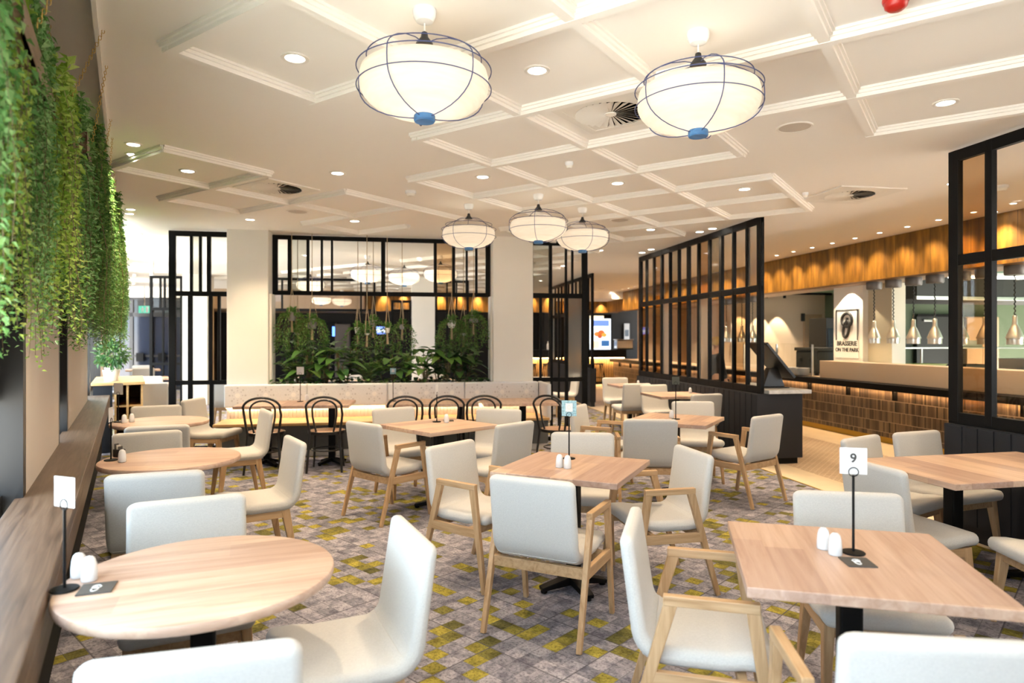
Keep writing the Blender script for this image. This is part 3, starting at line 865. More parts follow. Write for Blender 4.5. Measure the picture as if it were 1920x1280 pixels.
# ================================================================== SCREENS, BENCH, SERVERY
def upx(px, v):
    k = (px - 960) / FPX
    return v * (SU + k * CU) / (CU - k * SU)
def vpx(px, u):
    k = (px - 960) / FPX
    return u * (CU - k * SU) / (SU + k * CU)
def zpy(py, u, v): return EYE + (635 - py) / FPX * (u * SU + v * CU)

def screen(label, mat4, stiles, rails, panes, thick=.05, group=None):
    t = thing('glazed_screen', label, 'screen', (0,0,0), 0, group)
    t.matrix_world = mat4
    m = MB()
    for x0, x1, z0, z1 in stiles: m.box(x0, x1, -thick/2, thick/2, z0, z1)
    for x0, x1, z0, z1 in rails: m.box(x0, x1, -thick/2 + .002, thick/2 - .002, z0, z1)
    m.build('frame', M['black'], t, bevel=.003, seg=1)
    for x0, x1, z0, z1, k in panes:
        m = MB(); m.box(x0, x1, -.003, .003, z0, z1); m.build('pane', M[k], t)
    return t
# frame over the planter, between the two columns
v0 = 9.64; U0, U1 = -1.729, 1.369
st = [(U0, U0 + .07, 2.15, 2.985), (U1 - .07, U1, 2.15, 2.985)]
xs = [U0 + .07]
for px, wd in ((543, .05), (577.5, .04), (603.5, .03), (622.5, .03), (718.5, .06), (816, .045), (850.5, .045), (875, .03), (893, .035)):
    u = upx(px, v0); st.append((u - wd/2, u + wd/2, 2.2, 2.95)); xs.append(u)
xs.append(U1 - .07)
kinds = ['clear', 'greyglass', 'clear', 'clear', 'clear', 'clear', 'bronze', 'clear', 'clear', 'clear']
pn = [(xs[i], xs[i+1], 2.19, 2.94, kinds[i]) for i in range(len(xs) - 1)]
screen('black framed overhead screen between the two columns above the planter', MBU(0, v0), st, [(U0, U1, 2.925, 2.985), (U0, U1, 2.14, 2.20)], pn)
# screen left of the left column
v1 = 9.5; a, b = upx(317, v1), -2.262
X = lambda px: upx(px, v1)
Z = lambda py: zpy(py, -2.7, v1)
st = [(a, a + .085, 0, 2.985)]
for px in (359, 376): st.append((X(px) - .017, X(px) + .017, Z(548), 2.95))
st.append((X(392) - .025, X(392) + .025, Z(548), 2.95))
st += [(X(357) - .028, X(357) + .028, 0, Z(553)), (X(395) - .022, X(395) + .022, Z(715), Z(553)), (X(411) - .018, X(411) + .018, Z(715), Z(553)), (X(397) - .025, X(397) + .025, 0, Z(715))]
rl = [(a, b, 2.915, 2.985), (a, b, Z(555), Z(546)), (a, b, Z(721), Z(713)), (a, b, 0, .06)]
pn = [(X(392), b, Z(548), 2.92, 'clear'), (a + .08, X(357), Z(715), Z(553), 'clear'), (X(359), X(376), Z(548), 2.92, 'greyglass'), (X(357), X(395), Z(715), Z(553), 'clear'), (X(395), X(411), Z(715), Z(553), 'bronze')]
screen('black framed tall screen left of the left column', MBU(0, v1), st, rl, pn)
# screen right of the right column
X = lambda px: upx(px, v1)
Z = lambda py: zpy(py, 2.4, v1)
a, b = 1.955, X(1101)
st = [(b - .085, b, 0, 2.985), (a, a + .035, Z(715), 2.985)]
for px, wd in ((1032, .045), (1061, .03), (1073, .03)): st.append((X(px) - wd/2, X(px) + wd/2, Z(553), 2.95))
for px, wd in ((1013.5, .035), (1034, .035), (1047.5, .025), (1062, .05)): st.append((X(px) - wd/2, X(px) + wd/2, 0, Z(553)))
rl = [(a, b, 2.915, 2.985), (a, b, Z(559), Z(550)), (a, b, Z(715), Z(707)), (a, b, 0, .06)]
pn = [(X(1062), b - .08, Z(708), Z(558), 'reeded'), (a, X(1032), Z(553), 2.93, 'greyglass'), (X(1032), X(1061), Z(553), 2.93, 'clear'), (X(1073), b - .08, Z(553), 2.93, 'clear'), (X(1013), X(1034), Z(708), Z(558), 'clear')]
screen('black framed screen right of the right column with one reeded pane', MBU(0, v1), st, rl, pn)

def long_screen(label, u, va, vb, npane, kinds, upper=None):
    """va near end, vb far end; local x runs into the depth"""
    L_ = vb - va; st = []; dx = L_ / npane
    for i in range(npane + 1):
        wd = .09 if i in (0, npane) else (.06 if i % 3 == 0 else .036)
        c_ = i * dx
        lo, hi = (c_ - wd/2, c_ + wd/2)
        if i == 0: lo, hi = 0, wd
        if i == npane: lo, hi = L_ - wd, L_
        st.append((lo, hi, .88, 2.985))
    rl = [(0, L_, 2.90, 2.985), (0, L_, 2.09, 2.17), (0, L_, .86, .95)]
    pn = []
    for i in range(npane):
        pn.append((i * dx, (i + 1) * dx, .93, 2.11, kinds[i % len(kinds)]))
        pn.append((i * dx, (i + 1) * dx, 2.15, 2.92, (upper or kinds)[i % len(upper or kinds)]))
    s = screen(label, MBU(u, va, 0, pi/2), st, rl, pn, .05)
    m = MB(); m.box(0, L_, -.06, .06, .10, .86); m.box(.0, L_, -.045, .045, 0, .10)
    for k in range(int(L_ / .135)): m.box(k * .135, k * .135 + .122, .06, .068, .12, .85); m.box(k * .135, k * .135 + .122, -.068, -.06, .12, .85)
    m.build('low_panel', M['steelblue'], s)
    return s
long_screen('long black framed screen with bronze and reeded panes, beside the tiled counter', 4.30, 7.15, 11.14, 12, ['clear', 'bronze', 'clear', 'clear', 'reeded', 'clear', 'bronze', 'clear', 'reeded', 'bronze', 'clear', 'bronze'],
    ['reeded', 'clear', 'clear', 'greyglass', 'bronze', 'clear', 'clear', 'greyglass', 'clear', 'bronze', 'clear', 'clear'])
long_screen('black framed screen at the right edge in front of the heat lamps', 4.30, 2.0, 4.46, 7, ['bronze', 'clear', 'bronze', 'clear', 'clear', 'clear', 'bronze'])
long_screen('far black framed screen seen beyond the right column', 4.30, 14.0, 18.2, 12, ['clear', 'bronze', 'greyglass', 'clear', 'reeded', 'clear'])

# frames of the next room, seen through the gaps
def simple_frame(label, v, ua, ub, mull, mid, low=None, zt=2.95, zb=0.0):
    st = [(ua, ua + .06, zb, zt), (ub - .06, ub, zb, zt)] + [(u - .02, u + .02, mid, zt) for u in mull[0]] + [(u - .02, u + .02, zb, mid) for u in mull[1]]
    rl = [(ua, ub, zt - .06, zt), (ua, ub, mid - .03, mid + .03)]
    if low: rl.append((ua, ub, low - .03, low + .03))
    return screen(label, MBU(0, v), st, rl, [(ua, ub, mid, zt - .06, 'clear')])
V2 = 15.95
simple_frame('far black frame left of the far left column, before the glazed doors', V2, upx(281, V2), -4.81, ([upx(301, V2), upx(309, V2)], [upx(306, V2), upx(320, V2)]), 2.2, .95)
simple_frame('far wide black frame seen through the planter opening', V2, upx(508, V2), upx(704, V2), ([upx(529, V2), upx(677, V2), upx(688, V2)], [upx(677, V2)]), 2.2, None)
simple_frame('far narrow black frame left of the far right column', V2, upx(733, V2), .347, ([upx(752, V2)], [upx(752, V2)]), 2.2, .95, 2.45)
simple_frame('far black frame right of the far right column', V2, .905, upx(879, V2), ([upx(838, V2), upx(856, V2)], [upx(838, V2), upx(856, V2)]), 2.2, .95)

# ---- bench with patterned back between and before the columns
bt = thing('bench', 'long upholstered bench with pale flower patterned back below the planter', 'bench'); bt.matrix_world = MBU(0, 0)
for k in range(4):
    a = -2.27 + k * 1.07
    m = MB(); m.box(a + .003, a + 1.067, 9.18, 9.315, .60, .905); m.build('back_cushion', M['benchpat'], bt, bevel=.02, seg=3)
m = MB()
for k in range(86): m.box(-2.25 + k * .05, -2.25 + k * .05 + .047, 9.255, 9.30, .44, .60)
m.build('fluted_back', M['upholstery'], bt, bevel=.006, seg=2)
m = MB(); m.box(-2.25, 2.0, 9.235, 9.25, .588, .597); m.build('led_strip', M['led'], bt)
m = MB(); m.box(-2.27, 2.05, 8.66, 9.31, .41, .445); m.build('seat', M['honey'], bt, bevel=.004)
m = MB(); m.box(-2.25, 2.03, 8.72, 9.3, .09, .41)
for k in range(5): m.box(-2.25 + k * .86, -2.25 + k * .86 + .85, 8.712, 8.72, .1, .405)
m.build('kick_panel', M['benchkick'], bt)
m = MB(); m.box(-2.25, 2.03, 8.76, 9.3, .0, .09); m.build('plinth', M['matt'], bt)
m = MB(); m.box(2.02, 2.08, 8.7, 9.31, .4, .905); m.build('end_panel', M['upholstery'], bt, bevel=.015)
# planter box behind the bench
pb = thing('planter_box', 'white planter box built between the columns behind the bench', 'planter'); pb.matrix_world = MBU(0, 0)
m = MB(); m.box(-1.727, 1.367, 9.325, 9.38, 0, .90); m.box(-1.727, 1.367, 9.80, 9.85, 0, .90); m.build('side_panel', M['column'], pb)
m = MB(); m.box(-1.725, 1.365, 9.38, 9.80, .8, .84); m.build('soil', M['soil'], pb)
m = MB(); m.box(-1.7285, -1.70, 9.40, 9.62, .9, 2.14); m.box(1.34, 1.3685, 9.40, 9.62, .9, 2.14)
struct(m.build('trim_11', M['column'])).matrix_world = MB_

# ---- servery counter
V_A, V_B = 2.0, 20.5
sv = thing('tiled_counter', 'long servery counter with brown stick tile front and glowing black ledge', 'counter'); sv.matrix_world = MBU(7.0, V_A)
LV = V_B - V_A
m = MB(); m.box(0, .04, 0, LV, .09, .80); o = m.build('tile_front', M['tiles'], sv)
m = MB(); m.box(.015, .04, 0, LV, 0, .09); m.build('kick_strip', M['kick'], sv)
m = MB(); m.box(-.13, .12, 0, LV, .775, .865); m.build('ledge', M['black'], sv)
m = MB(); m.box(.04, .85, 0, LV, .02, .86); m.build('body', M['cream'], sv)
m = MB(); m.box(-.045, -.02, 0, LV, .766, .775); m.build('led_strip', M['led'], sv)
for k in range(19):
    m = MB(); m.box(-.06, .0, .35 + k * .97, .35 + k * .97 + .03, .64, .775); m.build('bracket', M['black'], sv)
m = MB(); m.box(.10, .42, 0, 8.04, .865, 1.15); m.build('upstand', M['cream'], sv, bevel=.006)
def area(name, loc, sx, sy, power, col, rot=(0,0,0), parent=None, spread=180):
    l = bpy.data.lights.new(name, 'AREA'); l.shape = 'RECTANGLE'; l.size = sx; l.size_y = sy; l.energy = power; l.color = col; l.spread = R(spread)
    o = bpy.data.objects.new(name, l); COL.objects.link(o)
    if parent is not None: o.parent = parent
    o.location = loc; o.rotation_euler = rot; return o
area('led_light', (-.032, LV/2, .764), .02, LV, 26, (1, .60, .28), (0, 0, 0), sv)
area('led_light', (-.12, 9.242, .585), 4.2, .02, 3, (1, .70, .40), (0, 0, 0), bt)

# bronze clad bulkhead over the servery
m = MB(); m.box(0, .25, 0, 19.4, 2.40, H); o = m.build('trim_12', M['brass']); o.matrix_world = MBU(7.0, 2.0); struct(o)
# pier with the sign
m = MB(); m.box(7.5, 7.84, 9.50, 10.22, .866, 2.40); struct(m.build('wall_pier', M['column'])).matrix_world = MB_
M['pier_tile'] = pm('pier_tile', (.52, .46, .33), .35)
m = MB(); m.box(7.6, 7.84, 8.98, 9.50, .866, 2.40); struct(m.build('wall_pier_tiled', M['pier_tile'])).matrix_world = MB_
sg = thing('wall_sign', 'white sign with looped black emblem and two lines of capitals on the pier', 'sign')
sg.matrix_world = MBU(7.494, 9.87, 1.585, -pi/2) @ Matrix.Scale(1.08, 4)          # local x to the right as read, y toward the pier
SX = Matrix.Rotation(R(90), 4, 'X')
m = MB()
for x0, x1, z0, z1 in ((-.25,-.235,-.08,.40), (.235,.25,-.08,.40), (-.25,.25,.385,.40)): m.box(x0, x1, -.012, .004, z0, z1)
m.build('border', M['ink'], sg)
m = MB(); m.box(-.26, .26, -.004, .004, -.36, .41); m.build('panel', M['matt'], sg)
m = MB()                                                  # emblem: a ring and a longer loop interlaced
def loop(cx, cz, rx, rz, tilt, r):
    pts = []
    for i in range(32):
        a = 2*pi*i/32; x = rx * cos(a); z = rz * sin(a)
        pts.append((cx + x * cos(tilt) - z * sin(tilt), -.008, cz + x * sin(tilt) + z * cos(tilt)))
    m.tube(pts, r, 6, closed=True)
loop(.01, .235, .115, .105, 0, .024); loop(-.005, .09, .062, .13, -.25, .024); m.tube([(.0, -.008, .13), (.02, -.008, .27)], .024, 6)
m.build('emblem', M['ink'], sg, smooth=60)
def text(body, size, parent, loc, mat, name='lettering', rot=(R(90), 0, 0), align='CENTER', ext=.002):
    c = bpy.data.curves.new(name, 'FONT'); c.body = body; c.size = size; c.align_x = align; c.align_y = 'CENTER'; c.extrude = ext; c.materials.append(mat); c.offset = .0025 * size / .1
    o = bpy.data.objects.new(name, c); COL.objects.link(o)
    bpy.context.view_layer.update()
    me = bpy.data.meshes.new_from_object(o.evaluated_get(bpy.context.evaluated_depsgraph_get()))
    bpy.data.objects.remove(o); bpy.data.curves.remove(c)
    o = bpy.data.objects.new(name, me); COL.objects.link(o); o.parent = parent; o.location = loc; o.rotation_euler = rot; return o
text('BRASSERIE', .10, sg, (0, -.006, -.135), M['ink']); text('ON THE PARK', .083, sg, (0, -.006, -.235), M['ink'])

# rooms behind the servery
m = MB(); m.box(7.9, 10.5, 14.5, 14.6, 0, 2.62); struct(m.build('wall_servery', M['ktan'])).matrix_world = MB_
m = MB(); m.box(10.5, 15, 12.5, 12.6, 0, 2.62); m.box(10.4, 10.5, 12.5, 14.6, 0, 2.62); m.box(14.9, 15, 2, 12.5, 0, 2.62); struct(m.build('wall_kitchen', M['kwall'])).matrix_world = MB_
m = MB(); m.box(7.25, 15, 2, 14.6, 2.62, 2.7); struct(m.build('trim_13', M['mint'])).matrix_world = MB_
m = MB(); m.box(9.6, 9.7, 14.6, 21.4, 0, H); m.box(7.9, 9.7, 20.6, 20.7, 0, H); struct(m.build('wall_right', M['ktan'])).matrix_world = MB_
m = MB(); m.box(7.25, 9.6, 14.6, 20.6, 2.55, 2.62); struct(m.build('trim_14', M['cream'])).matrix_world = MB_
def bx(name, mat, x0, x1, y0, y1, z0, z1, parent=None, bev=.004):
    m = MB(); m.box(x0, x1, y0, y1, z0, z1); return m.build(name, mat, parent, bevel=bev)
t = thing('service_door', 'tan flush door in the lit wall behind the servery', 'door'); t.matrix_world = MBU(0, 0)
u0, u1 = upx(1508, 14.45), upx(1541, 14.45)
bx('door_leaf', M['beigedoor'], u0, u1, 14.44, 14.498, 0, 2.12, t); bx('handle', M['steel'], u0 + .06, u0 + .18, 14.40, 14.44, 1.0, 1.04, t)
bx('closer', M['kdark'], u0 - .06, u0, 14.42, 14.498, 1.95, 2.14, t)
t = thing('drinks_fridge', 'tall black fridge just left of the sign pier', 'fridge'); t.matrix_world = MBU(0, 0)
u0, u1 = upx(1549, 12.8), upx(1580, 12.8)
bx('body', M['kdark'], u0, u1, 12.8, 13.4, 0, 1.98, t); bx('door', M['darkglass'], u0 + .04, u1 - .04, 12.78, 12.8, .15, 1.75, t); bx('handle', M['steel'], u0 + .05, u0 + .08, 12.74, 12.78, .8, 1.3, t)
t = thing('kitchen_door', 'open black doorway panel on the green kitchen wall beside the pier', 'door'); t.matrix_world = MBU(0, 0)
bx('door_leaf', M['kdark'], upx(1660, 12.4), upx(1698, 12.4), 12.44, 12.498, 0, 2.10, t); bx('frame', M['black'], upx(1697, 12.4), upx(1699.5, 12.4), 12.42, 12.498, 0, 2.14, t)
t = thing('cool_room_door', 'wide charcoal cool room panel behind the heat lamps', 'door'); t.matrix_world = MBU(0, 0)
u0, u1 = upx(1719, 12.4), upx(1790, 12.4)
bx('door_leaf', M['kdark'], u0, u1, 12.40, 12.498, 0, 2.06, t); bx('rail', M['black'], u0, u1, 12.38, 12.40, 2.0, 2.06, t); bx('handle', M['steel'], u0 + .15, u0 + .35, 12.36, 12.40, 1.9, 1.94, t)
t = thing('cupboard', 'beige tall cupboard at the back of the kitchen, seen through the right screen', 'cupboard'); t.matrix_world = MBU(0, 0)
u0, u1 = upx(1811, 12.2), upx(1872, 12.2)
bx('body', M['beigedoor'], u0, u1, 12.2, 12.498, .0, 2.0, t); um = (u0 + u1) / 2
bx('door', M['beigedoor'], u0 + .01, um - .004, 12.18, 12.2, .32, 1.98, t); bx('door', M['beigedoor'], um + .004, u1 - .01, 12.18, 12.2, .32, 1.98, t)
t = thing('exhaust_hood', 'dark stainless hood under the kitchen ceiling', 'hood'); t.matrix_world = MBU(0, 0)
bx('canopy', M['kdark'], 8.6, 14, 9.6, 11.2, 2.2, 2.61, t); bx('rim', M['steel'], 8.58, 14.02, 9.58, 9.61, 2.18, 2.24, t)
t = thing('strip_light', 'long white tube light under the kitchen ceiling', 'light'); t.matrix_world = MBU(0, 0)
bx('tube', M['lens'], 8.2, 9.5, 8.5, 8.56, 2.44, 2.47, t); bx('batten', M['white'], 8.15, 9.55, 8.47, 8.59, 2.47, 2.52, t)
m = MB(); m.box(8.3, 8.32, 8.52, 8.54, 2.5, 2.62); m.box(9.4, 9.42, 8.52, 8.54, 2.5, 2.62); m.build('hanger', M['steel'], t)
area('tube_light', (8.85, 8.53, 2.43), 1.2, .1, 7, (.95, 1, .85), (0, 0, 0), t)
t = thing('prep_bench', 'stainless kitchen bench with a raised shelf behind the heat lamps', 'bench'); t.matrix_world = MBU(0, 0)
bx('worktop', M['steel'], 8.0, 12.4, 9.9, 10.6, .90, .94, t)
for x in (8.05, 9.5, 11, 12.3): bx('leg', M['steel'], x, x + .05, 10.0, 10.05, 0, .9, t); bx('post', M['steel'], x, x + .03, 10.5, 10.53, .94, 1.36, t)
bx('shelf', M['steel'], 8.0, 12.4, 10.25, 10.6, 1.34, 1.37, t); bx('lower_shelf', M['steel'], 8.0, 12.4, 9.95, 10.55, .3, .33, t)
for i, (x, y, z, sx, sy, sz, k, nm, lab) in enumerate((
    (8.75, 9.98, .94, .95, .35, .14, 'greentray', 'tray', 'large green tray on the stainless kitchen bench'),
    (8.30, 10.05, .94, .28, .28, .20, 'steel', 'tub', 'small steel tub left of the green tray'),
    (10.1, 10.0, .94, .6, .4, .12, 'kdark', 'pan', 'low black pan right of the green tray'),
    (10.4, 10.35, 1.37, .5, .2, .12, 'steel', 'pan', 'steel pan on the raised kitchen shelf'),
    (8.9, 10.35, 1.37, .5, .2, .16, 'kdark', 'crate', 'dark crate on the raised kitchen shelf'),
    (11.2, 9.95, .94, .7, .5, .22, 'steel', 'container', 'wide steel container on the kitchen bench at the far right'))):
    m = MB(); wl_ = .012
    m.box(-sx/2, sx/2, -sy/2, sy/2, 0, .012); m.box(-sx/2, sx/2, -sy/2, -sy/2 + wl_, 0, sz); m.box(-sx/2, sx/2, sy/2 - wl_, sy/2, 0, sz); m.box(-sx/2, -sx/2 + wl_, -sy/2, sy/2, 0, sz); m.box(sx/2 - wl_, sx/2, -sy/2, sy/2, 0, sz)
    m.box(-sx/2 - .015, sx/2 + .015, -sy/2 - .015, -sy/2 + wl_, sz - .012, sz); m.box(-sx/2 - .015, sx/2 + .015, sy/2 - wl_, sy/2 + .015, sz - .012, sz)
    o = m.build(nm, M[k]); o.matrix_world = MBU(x + sx/2 - .2, y + .15, z + .001); tag(o, lab, nm)
# things on the left end of the servery
def stack(label, u, v, z, n, r, mat, cat='plates', h=.022):
    m = MB()
    for k in range(n): m.lathe([(0, k*h), (r*.6, k*h), (r, k*h + h*.9), (r*.97, k*h + h*.95), (r*.55, k*h + .006), (0, k*h + .006)], 24)
    o = m.build('plate_stack', mat, smooth=40); o.location = B(u, v, z); return tag(o, label, cat)
for i, (u, v, lab, n, mt) in enumerate(((7.40, vpx(1464, 7.40), 'stack of tan plates on the servery behind the screen terminal', 8, 'honey'),
      (7.17, vpx(1484, 7.17), 'stack of white plates on the servery, left of the glass guard', 6, 'white'), (7.17, vpx(1506, 7.17), 'stack of white plates on the servery beside the guard post', 6, 'white'))):
    stack(lab, u, v, .866, n, .12, M[mt])
t = thing('sneeze_guard', 'clear glass food guard on the servery left of the sign pier', 'guard'); t.matrix_world = MBU(7.20, 10.30)
bx('glass_panel', M['clear'], 0, .012, 0, 3.6, 1.0, 1.42, t); bx('glass_shelf', M['clear'], 0, .35, 0, 3.6, 1.42, 1.43, t)
for y in (.1, 1.2, 2.4, 3.5): bx('post', M['steel'], .01, .04, y, y + .03, .866, 1.42, t)
t = thing('coffee_machine', 'boxy steel coffee machine on the servery left of the fridge', 'machine'); t.matrix_world = MBU(7.40, 10.85)
bx('body', M['kdark'], 0, .45, -.32, .32, .9, 1.3, t, .02); bx('top_tray', M['kdark'], -.02, .47, -.34, .34, 1.3, 1.36, t, .01); bx('drip_tray', M['kdark'], -.05, 0, -.3, .3, .9, .95, t)
for y in (-.2, .2): bx('foot', M['kdark'], .05, .1, y - .03, y + .03, .8605, .9, t)
for y in (-.15, .15): bx('group_head', M['kdark'], -.05, 0, y - .03, y + .03, 1.1, 1.17, t)
m = MB(); m.box(7.25, 7.75, 2.0, 14.6, 2.40, 2.62); struct(m.build('trim_15', M['cream'])).matrix_world = MB_
# heat lamps
def heat_lamp(label):
    t = thing('heat_lamp', label, 'lamp', (0,0,0), 0, 'nickel heat lamps over the pass')
    m = MB(); m.lathe([(0, 2.44), (.105, 2.44), (.11, 2.43), (.11, 2.34), (.10, 2.325), (0, 2.325)], 28); m.build('ceiling_mount', M['mount'], t, smooth=40)
    m = MB()
    pts = [(.007 * cos(i * 1.4) , .007 * sin(i * 1.4), 2.33 - i * (2.33 - 1.84) / 40) for i in range(41)]
    m.tube(pts, .008, 6); m.build('coil_cord', M['kdark'], t, smooth=60)
    m = MB(); m.lathe([(.018, 1.84), (.026, 1.83), (.028, 1.74), (.035, 1.72), (.055, 1.68), (.085, 1.60), (.094, 1.575), (.094, 1.565), (.086, 1.56), (.086, 1.50), (.088, 1.49), (.082, 1.49), (.08, 1.56), (.05, 1.67), (.02, 1.72)], 28); m.build('shade', M['lampmetal'], t, smooth=40)
    m = MB(); m.ball((0, 0, 1.56), .045, 12); m.build('bulb', M['lens'], t, smooth=60)
    return t
HL = None
labs = ['first heat lamp right of the sign pier', 'second heat lamp from the sign pier', 'third heat lamp from the sign pier', 'fourth heat lamp, just left of the right-hand black screen', 'heat lamp half hidden by the stile of the right-hand screen', 'heat lamp behind the bronze pane of the right-hand screen', 'heat lamp behind the clear pane at the right edge']
for px, lab in zip((1639, 1675, 1713, 1753, 1802, 1847, 1903), labs):
    p = B(7.3, vpx(px, 7.3), -.04)
    if HL is None: HL = heat_lamp('nickel ' + lab); HL.location = p
    else: dup(HL, p, 0, 'nickel ' + lab)
for k, px in enumerate((1362, 1374, 1391, 1411)):
    dup(HL, B(7.3, vpx(px, 7.3), -.04), 0, ['leftmost', 'second from the left', 'third from the left', 'rightmost'][k] + ' of four small heat lamps seen through the long screen')
# service cabinet and till at the near end of the long screen
t = thing('service_cabinet', 'dark service cabinet with pale stone top at the end of the long screen', 'cabinet'); t.matrix_world = MBU(4.37, 7.12)
bx('body', M['steelblue'], 0, .48, .06, 1.3, .08, .86, t); bx('plinth', M['black'], .02, .44, .1, 1.28, 0, .08, t); bx('worktop', M['stone'], 0, .56, 0, 1.34, .86, .905, t)
for k in range(3): bx('door', M['steelblue'], .48, .492, .1 + k * .4, .48 + k * .4, .1, .84, t)
t = thing('till_screen', 'black touchscreen till leaning on a wedge stand on the service cabinet', 'till'); t.matrix_world = MBU(4.66, 7.55, .906)
m = MB(); m.prism([(-.16, -.15), (.16, -.15), (.16, .15), (-.16, .15)], 0, .012); m.build('base', M['blackp'], t, bevel=.004)
m = MB(); m.loft([[Vector((-.15,-.07,.012)), Vector((.15,-.07,.012)), Vector((.15,.07,.012)), Vector((-.15,.07,.012))], [Vector((-.05,-.05,.25)), Vector((.07,-.05,.25)), Vector((.07,.05,.25)), Vector((-.05,.05,.25))]]); m.build('stand', M['blackp'], t, bevel=.008)
m = MB(); m.bar((.19, 0, .13), (-.19, 0, .56), .44, .04, side=(0, 1, 0)); m.build('display', M['blackp'], t, bevel=.008)
m = MB(); m.bar((.205, 0, .145), (-.165, 0, .565), .40, .006, side=(0, 1, 0)); m.build('screen_glass', M['darkglass'], t)

# ---- far bar
t = thing('bar_counter', 'far bar counter with black top band and lit batten front', 'bar'); t.matrix_world = MBU(3.9, 20.7)
bx('top', M['black'], 0, 3.6, -.05, .5, .90, 1.16, t); bx('front_panel', M['honey'], .05, 3.55, .12, .5, .1, .9, t); bx('plinth', M['black'], .05, 3.55, .16, .5, 0, .1, t)
m = MB()
for k in range(58): m.box(.07 + k * .06, .07 + k * .06 + .022, .09, .12, .1, .9)
m.build('battens', M['black'], t)
m = MB(); m.box(.05, 3.55, .02, .05, .885, .9); m.build('led_strip', M['led'], t)
area('led_light', (1.8, .0, .88), 3.5, .05, 60, (1, .62, .28), (R(25), 0, 0), t)
BS = None
for k in range(5):
    lab = 'black bar stool with thin legs in front of the far bar'
    p = B(4.15 + k * .55, 20.1)
    if BS is None:
        BS = thing('bar_stool', lab, 'stool', p, TH, 'bar stools at the far bar')
        m = MB(); m.lathe([(0, .70), (.17, .70), (.18, .715), (.17, .735), (0, .73)], 20); m.build('seat', M['black'], BS, smooth=40)
        for sx in (-1, 1):
            for sy in (-1, 1):
                m = MB(); m.rod((sx * .1, sy * .1, .7), (sx * .2, sy * .2, 0), .012, 6); m.build('leg', M['black'], BS)
        m = MB(); m.tube([(.165 * cos(2*pi*i/16), .165 * sin(2*pi*i/16), .28) for i in range(16)], .008, 6, closed=True); m.build('foot_ring', M['black'], BS)
    else: dup(BS, p, TH, lab)
def emis(name, col, s): return pm(name, (.02, .02, .02), .4, emit=col, estr=s)
t = thing('menu_screen', 'bright menu screen showing a plate of food behind the far bar', 'screen'); t.matrix_world = MBU(0, 21.36)
u0, u1 = upx(1104, 21.36), upx(1145, 21.36)
Zz = lambda py: zpy(py, 5.8, 21.36)
bx('casing', M['black'], u0 - .03, u1 + .03, .0, .035, Zz(656), Zz(589), t); bx('display', emis('menu_white', (.85, .92, 1), 1.1), u0, u1, -.006, 0, Zz(655), Zz(597), t)
um = (u0 + u1) / 2
bx('heading_area', emis('menu_blue', (.12, .22, .62), .8), u0 + .08, u1 - .06, -.009, -.006, Zz(611), Zz(600), t, 0)
bx('heading_strip', emis('menu_cream', (1, .8, .5), 1.0), u0, u1 - .25, -.009, -.006, Zz(597), Zz(591.5), t, 0)
def disc(name, mat, cx, cz, rx, rz, y, parent):
    m = MB(); m._add([(cx + rx * cos(2*pi*i/28), y, cz + rz * sin(2*pi*i/28)) for i in range(28)], [tuple(range(27, -1, -1))]); return m.build(name, mat, parent)
disc('pictured_plate', emis('menu_plate', (.75, .85, 1), 1.0), um, Zz(625), .33, .22, -.0095, t)
for k, (dx, dz, r_, c_) in enumerate(((-.1, -.02, .10, (.55, .16, .03)), (.05, .02, .12, (.42, .09, .02)), (.15, -.05, .09, (.65, .25, .04)), (.0, -.10, .08, (.35, .06, .02)))):
    disc('pictured_food', emis('menu_food_%d' % k, c_, .9), um + dx, Zz(625) + dz, r_, r_ * .8, -.0105 - k * .0004, t)
bx('footer_area', emis('menu_navy', (.03, .12, .3), .7), um + .05, u1 - .05, -.009, -.006, Zz(649), Zz(638), t, 0)
bx('footer_cream', emis('menu_sand', (1, .75, .42), .8), u0 + .06, um - .02, -.009, -.006, Zz(653), Zz(639), t, 0)
t = thing('poster', 'narrow pale poster on the dark wall right of the menu screen', 'poster'); t.matrix_world = MBU(0, 22.75)
u0, u1 = upx(1171, 22.7), upx(1181, 22.7)
bx('sheet', M['card'], u0, u1, -.01, 0, zpy(638, 6.9, 22.7), zpy(606, 6.9, 22.7), t, 0); bx('picture', emis('poster_grey_glow', (.25, .3, .35), .3), u0 + .03, u1 - .03, -.013, -.01, zpy(630, 6.9, 22.7), zpy(618, 6.9, 22.7), t, 0)  # the printed picture is given a faint glow of its own
t = thing('coffee_grinder_station', 'small coffee machine on the far bar', 'machine'); t.matrix_world = MBU(upx(1168, 21), 20.95, 1.161)
bx('body', M['steel'], -.28, .28, -.15, .15, .03, .3, t, .02); bx('cup_rail', M['lampmetal'], -.3, .3, -.17, .17, .32, .34, t); bx('base', M['kdark'], -.3, .3, -.2, .2, 0, .03, t); bx('riser', M['kdark'], -.2, .2, -.1, .1, .3, .32, t)
for k, px in enumerate((1185, 1183, 1153, 1031, 1024, 1055)):
    m = MB(); m.lathe([(0,0),(.045,0),(.045,.17),(.016,.22),(.016,.28),(0,.28)], 14); o = m.build('bottle', M[('pot_white', 'honey', 'white', 'white', 'honey', 'white')[k]], smooth=40)
    o.location = B((6.25, 6.1, 5.9, 4.3, 4.15, 4.9)[k], 20.85 + .06 * (k % 3), 1.1605); tag(o, 'small pale bottle standing on the far bar', 'bottle', 'bottles on the far bar')
